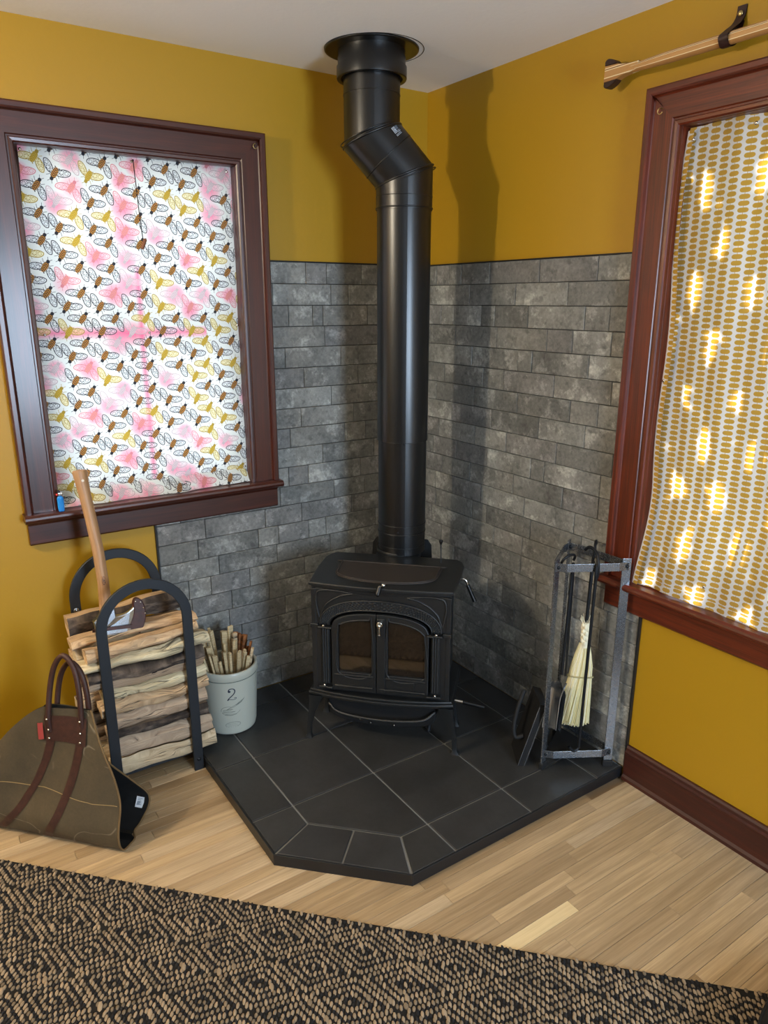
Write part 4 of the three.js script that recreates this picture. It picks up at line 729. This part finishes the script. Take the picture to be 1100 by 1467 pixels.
  // woven red tag at the patch and the white care label inside
  mesh('red_tag', on(-.096, -.078, .075, .135, 2, 4, () => 0, .008), std({ color: 0x9c3b36, roughness: .7, side: THREE.DoubleSide }), t, 'small red woven tag');
  const care = canvasTex(64, 64, c => { c.fillStyle = '#dfe3e6'; c.fillRect(0, 0, 64, 64); c.fillStyle = '#8f9aa5'; for (let k = 0; k < 5; k++) c.fillRect(10, 10 + k * 9, 40 - (k * 13) % 17, 4); c.fillRect(10, 30, 22, 18); });
  mesh('care_label', gridGeo(2, 2, (u, v) => { const w = at(.122 + u * .026, .665 - v * .045, -.0075); return [w.x, w.y, w.z, u, 1 - v]; }), std({ map: care, roughness: .7, side: THREE.DoubleSide }), t, 'small white care label');
}

// ---------------------------------------------------------------- fireplace tool stand and tools
{
  const t = thing('tool_stand', 'tall three-sided steel stand for fireplace tools in the right corner of the hearth', 'stand');
  const A = V(-.253, 0, 1.079), B = V(-.052, 0, 1.197), C = V(-.06, 0, .955), cen = A.clone().add(B).add(C).divideScalar(3);
  const y0 = PAD + .022, y1 = .826;
  for (const q of [A, B, C]) {
    const n = cen.clone().sub(q).normalize(), s = V(0, 1, 0).cross(n).normalize();
    const turn = q === A ? V(.25, 0, 1).normalize() : q === B ? V(-.55, 0, .83).normalize() : V(.45, 0, .9).normalize();
    const sd = V(0, 1, 0).cross(turn).normalize();
    const g = uvm(new RoundedBoxGeometry(.03, y1 - y0, .005, 1, .0012)); g.applyMatrix4(new THREE.Matrix4().makeBasis(sd, V(0, 1, 0), turn)); g.translate(q.x, (y0 + y1) / 2, q.z);
    const post = mesh('post', g, steel, t);
    const f = uvm(new RoundedBoxGeometry(.036, .024, .016, 2, .003)); f.applyMatrix4(new THREE.Matrix4().makeBasis(sd, V(0, 1, 0), turn)); f.translate(q.x, PAD + .012, q.z); mesh('rubber_foot', f, rubber, post);
    for (const yy of [.80, .098]) { const w = q.clone().addScaledVector(turn, .006); mesh('bolt', ball(.006, w.x, yy, w.z), forged, post); }
  }
  const railsAt = (yy, pairs) => pairs.forEach(([a, b]) => {
    const dd = b.clone().sub(a).normalize(), o = a.clone().add(b).multiplyScalar(.5).sub(cen).setY(0).normalize().multiplyScalar(.012);
    const k = [a.clone().addScaledVector(dd, -.008), a.clone().addScaledVector(dd, .03).add(o), b.clone().addScaledVector(dd, -.03).add(o), b.clone().addScaledVector(dd, .008)];
    const rail = []; for (let i = 0; i < 3; i++) rail.push(bar(k[i].clone().setY(yy), k[i + 1].clone().setY(yy), .028, .004, V(0, 1, 0)).clone());
    // bars are built upright: lay the wide side vertical
    const gs = []; for (let i = 0; i < 3; i++) { const p = k[i].clone().setY(yy), q = k[i + 1].clone().setY(yy), e = q.clone().sub(p), L = e.length() + .002; const g = uvm(new RoundedBoxGeometry(L, .028, .004, 1, .001)); g.rotateY(Math.atan2(-e.z, e.x)); const m = p.add(q).multiplyScalar(.5); g.translate(m.x, m.y, m.z); gs.push(g); }
    mesh('rail', merge(gs), steel, t);
  });
  railsAt(.80, [[A, B], [B, C], [C, A]]); railsAt(.098, [[A, B], [B, C], [C, A]]);
  const pl = shapeOf([[A.x + .02, -(A.z - .01)], [B.x - .012, -(B.z - .02)], [C.x - .01, -(C.z + .025)]]); mesh('base_tray', extrude(pl, .004, .0005).rotateX(-Math.PI / 2).translate(0, .086, 0), castDark, t);

  // poker hanging over the front rail
  const hookLoop = (x, z, top, dx, dz) => [V(x, top - .06, z), V(x, top - .03, z), V(x + dx * .012, top, z + dz * .012), V(x + dx * .0, top + .016, z + dz * .0), V(x - dx * .022, top + .02, z - dz * .022), V(x - dx * .04, top + .004, z - dz * .04), V(x - dx * .038, top - .02, z - dz * .038)];
  {
    const k = thing('poker', 'black iron poker hanging over the front rail before the hearth broom', 'poker');
    const x = -.152, z = 1.158;
    mesh('shaft', rod(V(x, .755, z), V(x - .006, .145, z - .006), .0052, .0052), forged, k);
    mesh('hook_handle', merge([tube([V(x, .755, z), V(x - .004, .785, z + .004), V(x, .825, z + .004), V(x + .012, .85, z - .02), V(x + .018, .855, z - .05), V(x + .02, .84, z - .07)], .0055, 30, 8), ball(.012, x - .001, .79, z + .004, .9, 2.6, .5)]), forged, k);
    mesh('point', merge([tube([V(x - .006, .15, z - .006), V(x - .008, .125, z - .006), V(x - .025, .118, z - .012), V(x - .04, .135, z - .02)], .005, 24, 8)]), forged, k);
  }
  {
    const k = thing('hearth_broom', 'corn-straw hearth broom with a plaited neck hanging in the tool stand', 'broom');
    const x = -.092, z = 1.085, r = rng(8);
    mesh('shaft', rod(V(x, .56, z), V(x + .006, .79, z + .002), .006, .006), forged, k);
    mesh('hook_handle', tube([V(x + .006, .79, z), V(x + .008, .825, z + .004), V(x + .02, .845, z - .006), V(x + .04, .85, z - .02), V(x + .056, .835, z - .03)], .0048, 26, 8), forged, k);
    const straw = [0xeee2b0, 0xe4d294, 0xf6eccb, 0xdfd3a0].map(c => std({ color: c, roughness: .85 }));
    const dirR = V(.831, 0, .556);
    const nk = []; for (let i = 0; i < 26; i++) { const a = i * 2.4, yy = .485 + (i / 26) * .075; nk.push(ball(.0075, x + Math.cos(a) * .0105, yy, z + Math.sin(a) * .0105, .8, 1.3, .8)); } nk.push(rod(V(x, .47, z), V(x, .565, z), .012, .012));
    mesh('plaited_neck', merge(nk), straw[2], k);
    const tuft = []; for (let i = 0; i < 14; i++) { const a = i * .449; tuft.push(rod(V(x + Math.cos(a) * .009, .558, z + Math.sin(a) * .009), V(x + Math.cos(a) * (.018 + r() * .01), .58 + r() * .012, z + Math.sin(a) * .02), .0022, .001, 5)); } mesh('straw_tuft', merge(tuft), straw[2], k);
    const bands = [[], [], [], []];
    for (let i = 0; i < 620; i++) {
      const f = (r() * 2 - 1), e = (r() * 2 - 1) * Math.sqrt(1 - f * f), m = i % 4, end = .155 + r() * .022 + Math.abs(f) * .012;
      const pos = (w, dz, yy) => V(x + dirR.x * w + .4 * dz, yy, z + dirR.z * w + dz);
      const A0 = pos(f * .013, e * .011, .485), A1 = pos(f * .030 - .003, e * .02, .41), A2 = pos(f * .036 - .006, e * .02, .355), A3 = pos(f * .056 - .022, e * .02 + (r() - .5) * .006, end);
      bands[m].push(new THREE.TubeGeometry(new THREE.CatmullRomCurve3([A0, A1, A2, A3]), 7, .0022 - .0005 * r(), 4));
    }
    bands.forEach((b, i) => { mesh('bristles', merge(b), straw[i], k).userData.kind = 'stuff'; });
    const bind = []; for (let i = 0; i <= 32; i++) { const a = i / 32 * Math.PI * 2; bind.push(V(x - .006 * .83 + dirR.x * .038 * Math.cos(a) + .4 * .023 * Math.sin(a), .357, z - .003 + dirR.z * .038 * Math.cos(a) + .023 * Math.sin(a))); }
    bind.pop(); mesh('binding', tube(bind, .0032, 60, 6, true), std({ color: 0xa89a6b, roughness: .8 }), k);
  }
  {
    const k = thing('ash_shovel', 'small steel ash shovel hanging edge-on beside the hearth broom', 'shovel');
    const x = -.163, z = 1.053;
    mesh('shaft', merge([rod(V(x + .018, .785, z), V(x + .003, .37, z), .0055, .0055), box(.01, .42, .003, x + .018, .57, z + .004, .001)]), forged, k);
    const lp = []; for (let i = 0; i <= 16; i++) { const a = -.3 + i / 16 * 3.7; lp.push(V(x - .008 + .03 * Math.cos(a), .80 + .022 * Math.sin(a), z + .01 * Math.sin(a))); } mesh('hook_handle', tube(lp, .0048, 40, 8), forged, k);
    const bl = gridGeo(10, 14, (u, v) => { const w = (u - .5) * 2, yy = mix(.165, .355, v), s = .035 * (1 - .45 * sstep(.8, 1, v)); const cup = .016 * Math.abs(w) ** 3 + .012 * sstep(.78, 1, v); const c = V(x - .012 + (.355 - yy) * -.09, yy, z + .006); return [c.x + .35 * w * s - .93 * cup, c.y, c.z + .93 * w * s + .35 * cup]; });
    mesh('blade', bl, (() => { const m = brightSteel.clone(); m.side = THREE.DoubleSide; return m; })(), k);
    mesh('blade_rim', tube([V(x - .03, .352, z - .012), V(x - .045, .3, z - .02), V(x - .05, .24, z - .022), V(x - .053, .168, z - .024)].map(q => q.clone().add(V(.022, 0, .045))), .0032, 30, 6), brightSteel, k);
  }
  // black ash pan leaning on the stand
  {
    const k = thing('dust_pan', 'black metal dust pan with a curved handle leaning against the tool stand', 'dust pan');
    const base = V(-.318, PAD + .003, 1.02), top = V(-.262, .265, 1.05), upd = top.clone().sub(base).normalize(), wd = V(.55, 0, -.83).normalize(), nn = wd.clone().cross(upd).normalize();
    const M = new THREE.Matrix4().makeBasis(wd, upd, nn).setPosition(base);
    mesh('pan', merge([box(.13, .25, .004, .06, .125, 0, .001), box(.004, .25, .022, -.003, .125, .01, .001), box(.004, .25, .022, .123, .125, .01, .001), box(.13, .004, .03, .06, .248, .014, .001)]).applyMatrix4(M), castDark, k);
    mesh('edge', merge([rod(V(-.004, .0, .022), V(-.004, .24, .022), .002), rod(V(-.004, .0, .0), V(-.004, .24, .0), .0018)]).applyMatrix4(M), steel, k, 'bare steel edge');
    mesh('handle', tube([V(.03, .10, -.006), V(.035, .085, -.03), V(.045, .12, -.046), V(.06, .19, -.05), V(.075, .25, -.044)], .008, 40, 10).applyMatrix4(M), castDark, k);
  }
}

// ---------------------------------------------------------------- canoe paddle hung by leather straps above the right window
{
  const t = thing('canoe_paddle', 'laminated wooden canoe paddle hung level above the right window', 'paddle');
  const y = 2.283, x = -.052;
  const lamTone = [0xb98a50, 0xf0dcae, 0x8a5a30, 0xc9985c, 0xf0dcae, 0xa8763f];
  const lamCols = canvasTex(16, 256, (c, w, h) => { let q = 0; const bands = [[.2, '#b78650'], [.05, '#efdcae'], [.06, '#8a5a32'], [.05, '#efdcae'], [.34, '#bd8d54'], [.05, '#efdcae'], [.25, '#a87742']]; for (const [k, col] of bands) { c.fillStyle = col; c.fillRect(0, q * h, w, k * h + 1); q += k; } });
  const ply = std({ map: lamCols, roughness: .4, side: THREE.DoubleSide }), dark = std({ color: 0x2c1712, roughness: .45 });
  const shaft = gridGeo(24, 10, (u, v) => { const q = u * Math.PI * 2, zz = mix(1.03, 2.3, v), n = sstep(1.03, 1.16, zz), hy = mix(.0105, .0155, n), hx = mix(.010, .0145, n); return [x + hx * Math.cos(q), y + hy * Math.sin(q), zz, 0, clamp(.5 + .5 * Math.sin(q), .01, .99)]; });
  mesh('shaft', shaft, ply, t);
  // T grip: flared laminated middle with dark rounded ends
  const gs = new THREE.Shape(); gs.moveTo(1.075, .011); gs.quadraticCurveTo(1.02, .012, 1.0, .02); gs.lineTo(.955, .022); gs.lineTo(.953, -.022); gs.lineTo(.995, -.022); gs.quadraticCurveTo(1.02, -.012, 1.075, -.011);
  const gg = new THREE.ExtrudeGeometry(gs, { depth: .02, bevelEnabled: true, bevelThickness: .004, bevelSize: .003, bevelOffset: -.003, bevelSegments: 2 }); { const p = gg.attributes.position, uv = gg.attributes.uv; for (let i = 0; i < p.count; i++) uv.setXY(i, 0, clamp(.5 + p.getY(i) / .05, .01, .99)); }
  const gm = mesh('grip', gg.rotateY(-Math.PI / 2).translate(x + .014, y + .003, 0), ply, t);
  for (const s of [-1, 1]) { const e = new THREE.Shape(); e.moveTo(.955, 0); e.lineTo(.954, s * .01); e.quadraticCurveTo(.958, s * .019, .968, s * .018); e.quadraticCurveTo(.99, s * .013, 1.0, 0); mesh('tip', new THREE.ExtrudeGeometry(e, { depth: .02, bevelEnabled: true, bevelThickness: .004, bevelSize: .002, bevelOffset: -.002, bevelSegments: 2 }).rotateY(-Math.PI / 2).translate(x + .014, y + .003 + s * .021, 0), (() => { const m = dark.clone(); m.side = THREE.DoubleSide; return m; })(), t, 'dark rounded grip end'); }
  const k = thing('leather_strap', 'dark brown leather loop with a brass stud holding the paddle to the wall', 'strap');
  const sp = [[-.003, 2.368], [-.006, 2.345], [-.02, 2.325], [-.05, 2.305], [-.0735, 2.285], [-.062, 2.266], [-.05, 2.264], [-.034, 2.27], [-.02, 2.29], [-.006, 2.33]];
  const curve = new THREE.CatmullRomCurve3(sp.map(q => V(q[0], q[1], 0)));
  for (const [z, o] of [[1.343, k]]) {
    const g = gridGeo(4, 50, (u, v) => { const q = curve.getPoint(v); return [q.x, q.y, z + (u - .5) * .026, u * .026, v * .3]; });
    const sl = std({ color: 0xc8b0a8, map: leatherMap, roughness: .5, side: THREE.DoubleSide }); mesh('loop', g, sl, o);
    const back = gridGeo(4, 50, (u, v) => { const q = curve.getPoint(v), a = curve.getTangent(v); return [q.x - a.y * .0028, q.y + a.x * .0028, z + (u - .5) * .026, u * .026, v * .3]; }); mesh('loop_back', back, sl, o);
    mesh('stud', lathe([[0, .004], [.004, .0035], [.0065, .0015], [.007, 0]], 18).rotateZ(Math.PI / 2).translate(-.009, 2.348, z), brass, o, 'brass stud');
  }
}

// ---------------------------------------------------------------- braided rug
{
  const t = thing('woven_rug', 'black and tan braided jute rug with a nested diamond pattern', 'rug', [-1.919, 0, .455], -.7982);
  mesh('backing', box(3.6, .008, 1.5, 1.0, .004, .75, .003), std({ color: 0x15120f, roughness: 1 }), t);
  const r = rng(12), dx = .0104, put = [[], []], PA = .235, PB = .146, A0 = .22, B0 = .09;
  for (let i = -44; i < 240; i++) {
    const a = i * dx + .002, fr = (((a - A0) / PA) % 1 + 1) % 1, fa = Math.abs(fr > .5 ? 1 - fr : fr) * 2;   // 0 on a diamond's axis, 1 midway
    for (let m = -1; m < 7; m++) for (const [f, off] of [[fa, 0], [1 - fa, .5]]) {
      const c = B0 + (m + off) * PB;
      for (let k = 0; k < 8; k++) {
        const q = .05 + k * .1375, d = q - f; if (d < 0 || q > 1.0) continue;                // even rings tan, odd rings dark
        for (const sg of d * PB / 2 < .003 ? [1] : [-1, 1]) { const b = c + sg * d * PB / 2; if (b > .004 && b < .8) put[k % 2].push([a + (r() - .5) * .002, b + (r() - .5) * .0035, r(), r()]); }
      }
    }
  }
  const nub = new THREE.SphereGeometry(1, 7, 5);
  const M = new THREE.Matrix4(), Q = new THREE.Quaternion(), E = new THREE.Euler(), col = new THREE.Color();
  for (const k of [0, 1]) {
    const im = new THREE.InstancedMesh(nub, std({ color: 0xffffff, roughness: .95 }), put[k].length); im.name = k ? 'dark_braid' : 'tan_braid'; im.castShadow = im.receiveShadow = true; im.userData.kind = 'stuff';
    put[k].forEach(([a, b, c, e], i) => {
      E.set(0, Math.PI / 2 + .25 + (c - .5) * .4, (e - .5) * .3); Q.setFromEuler(E); const big = c > .985 ? 1.5 : 1; const s = k ? .8 : 1;
      M.compose(V(a, .0085, b), Q, V(.0080 * s * big * (.85 + .35 * e), .0042 * s, .0046 * s * big)); im.setMatrixAt(i, M);
      if (k) col.setRGB(.009 + .008 * c, .008 + .007 * c, .009 + .006 * c); else { const q = .55 + .65 * e; col.setRGB(.29 * q, .215 * q, .135 * q); } im.setColorAt(i, col);
    });
    t.add(im);
  }
}
{
  const t = thing('floor_cushion', 'black round padded cushion cut off by the lower right corner', 'cushion', [-.50, .012, 2.315]);
  mesh('cover', lathe([[0, 0], [.24, .002], [.262, .02], [.272, .06], [.268, .095], [.245, .115], [.1, .125], [0, .126]], 64), std({ color: 0x0c0d12, roughness: .9 }), t);
  mesh('piping', new THREE.TorusGeometry(.268, .004, 8, 80).rotateX(Math.PI / 2).translate(0, .095, 0), std({ color: 0x0a0a0e, roughness: .8 }), t);
}

// ---------------------------------------------------------------- globe lamp added for the lighting, out of view to the left
{
  const t = thing('added_ceiling_lamp', 'added unseen frosted globe lamp on the ceiling at the left of the room', 'lamp', [LAMP[0], H, LAMP[2]]);
  mesh('canopy', lathe([[0, 0], [.06, 0], [.06, -.015], [.03, -.03], [.012, -.035], [.012, -.11], [0, -.11]], 32), darkSteel, t);
  mesh('globe', new THREE.SphereGeometry(.075, 28, 20).translate(0, LAMP[1] - H, 0), std({ color: 0xfff2dd, emissive: 0xffd9a8, emissiveIntensity: 4, roughness: .5 }), t);
}
// ---------------------------------------------------------------- added leaf screen outside the right window, gaps shaped to dapple the curtain with sun
{
  const t = thing('added_leaf_screen', 'added unseen leaf screen outside the right window that dapples the sun on the curtain', 'vine');
  const dirS = sun.position.clone().sub(sun.target.position).normalize(), r = rng(55), X = .55, leaves = [];
  const holes = []; for (let j = -5; j < 6; j++) for (let i = -2; i < 5; i++) { const z = 1.363 + i * .166 + (j & 1 ? .083 : 0), y = 1.51 + j * .147; holes.push([z + (r() - .5) * .02, y + (r() - .5) * .03, .012 + .010 * r(), .036 + .02 * r()]); }
  const shp = new THREE.Shape(); shp.moveTo(0, -.03); shp.bezierCurveTo(.03, -.02, .026, .014, 0, .035); shp.bezierCurveTo(-.026, .014, -.03, -.02, 0, -.03);
  const leaf = new THREE.ShapeGeometry(shp, 5), mats = [], M = new THREE.Matrix4(), E = new THREE.Euler(), Q = new THREE.Quaternion();
  for (let k = 0; k < 26000; k++) {
    const z = 1.0 + r() * 2.0, y = .5 + r() * 3.0, x = X + (r() - .5) * .1, f = (x - .03) / dirS.x, hz = z - dirS.z * f, hy = y - dirS.y * f; if (hz < .9 || hz > 2.2 || hy < .4 || hy > 2.4) continue;
    const sc = .55 + .4 * r(), mr = .019 * sc; if (holes.some(h => ((hz - h[0]) / (h[2] + mr)) ** 2 + ((hy - h[1]) / (h[3] + mr)) ** 2 < 1)) continue;
    E.set((r() - .5) * .9, Math.PI / 2 + (r() - .5) * .9, r() * 6.28); Q.setFromEuler(E); mats.push(M.compose(V(x, y, z), Q, V(sc, sc, sc)).clone());
  }
  const im = new THREE.InstancedMesh(leaf, std({ color: 0x5d7a3a, roughness: .7, side: THREE.DoubleSide }), mats.length); mats.forEach((m, i) => im.setMatrixAt(i, m)); im.name = 'foliage'; im.userData.kind = 'stuff'; im.castShadow = true; t.add(im);
  mesh('stem', merge([0, 1, 2, 3].map(i => tube([V(X, -.5, 1.2 + i * .4), V(X + .03, .8, 1.25 + i * .4), V(X - .02, 2, 1.2 + i * .42), V(X, 3.4, 1.25 + i * .4)], .008, 30, 6))), barkMat, t);
}
renderer.render(scene, camera);
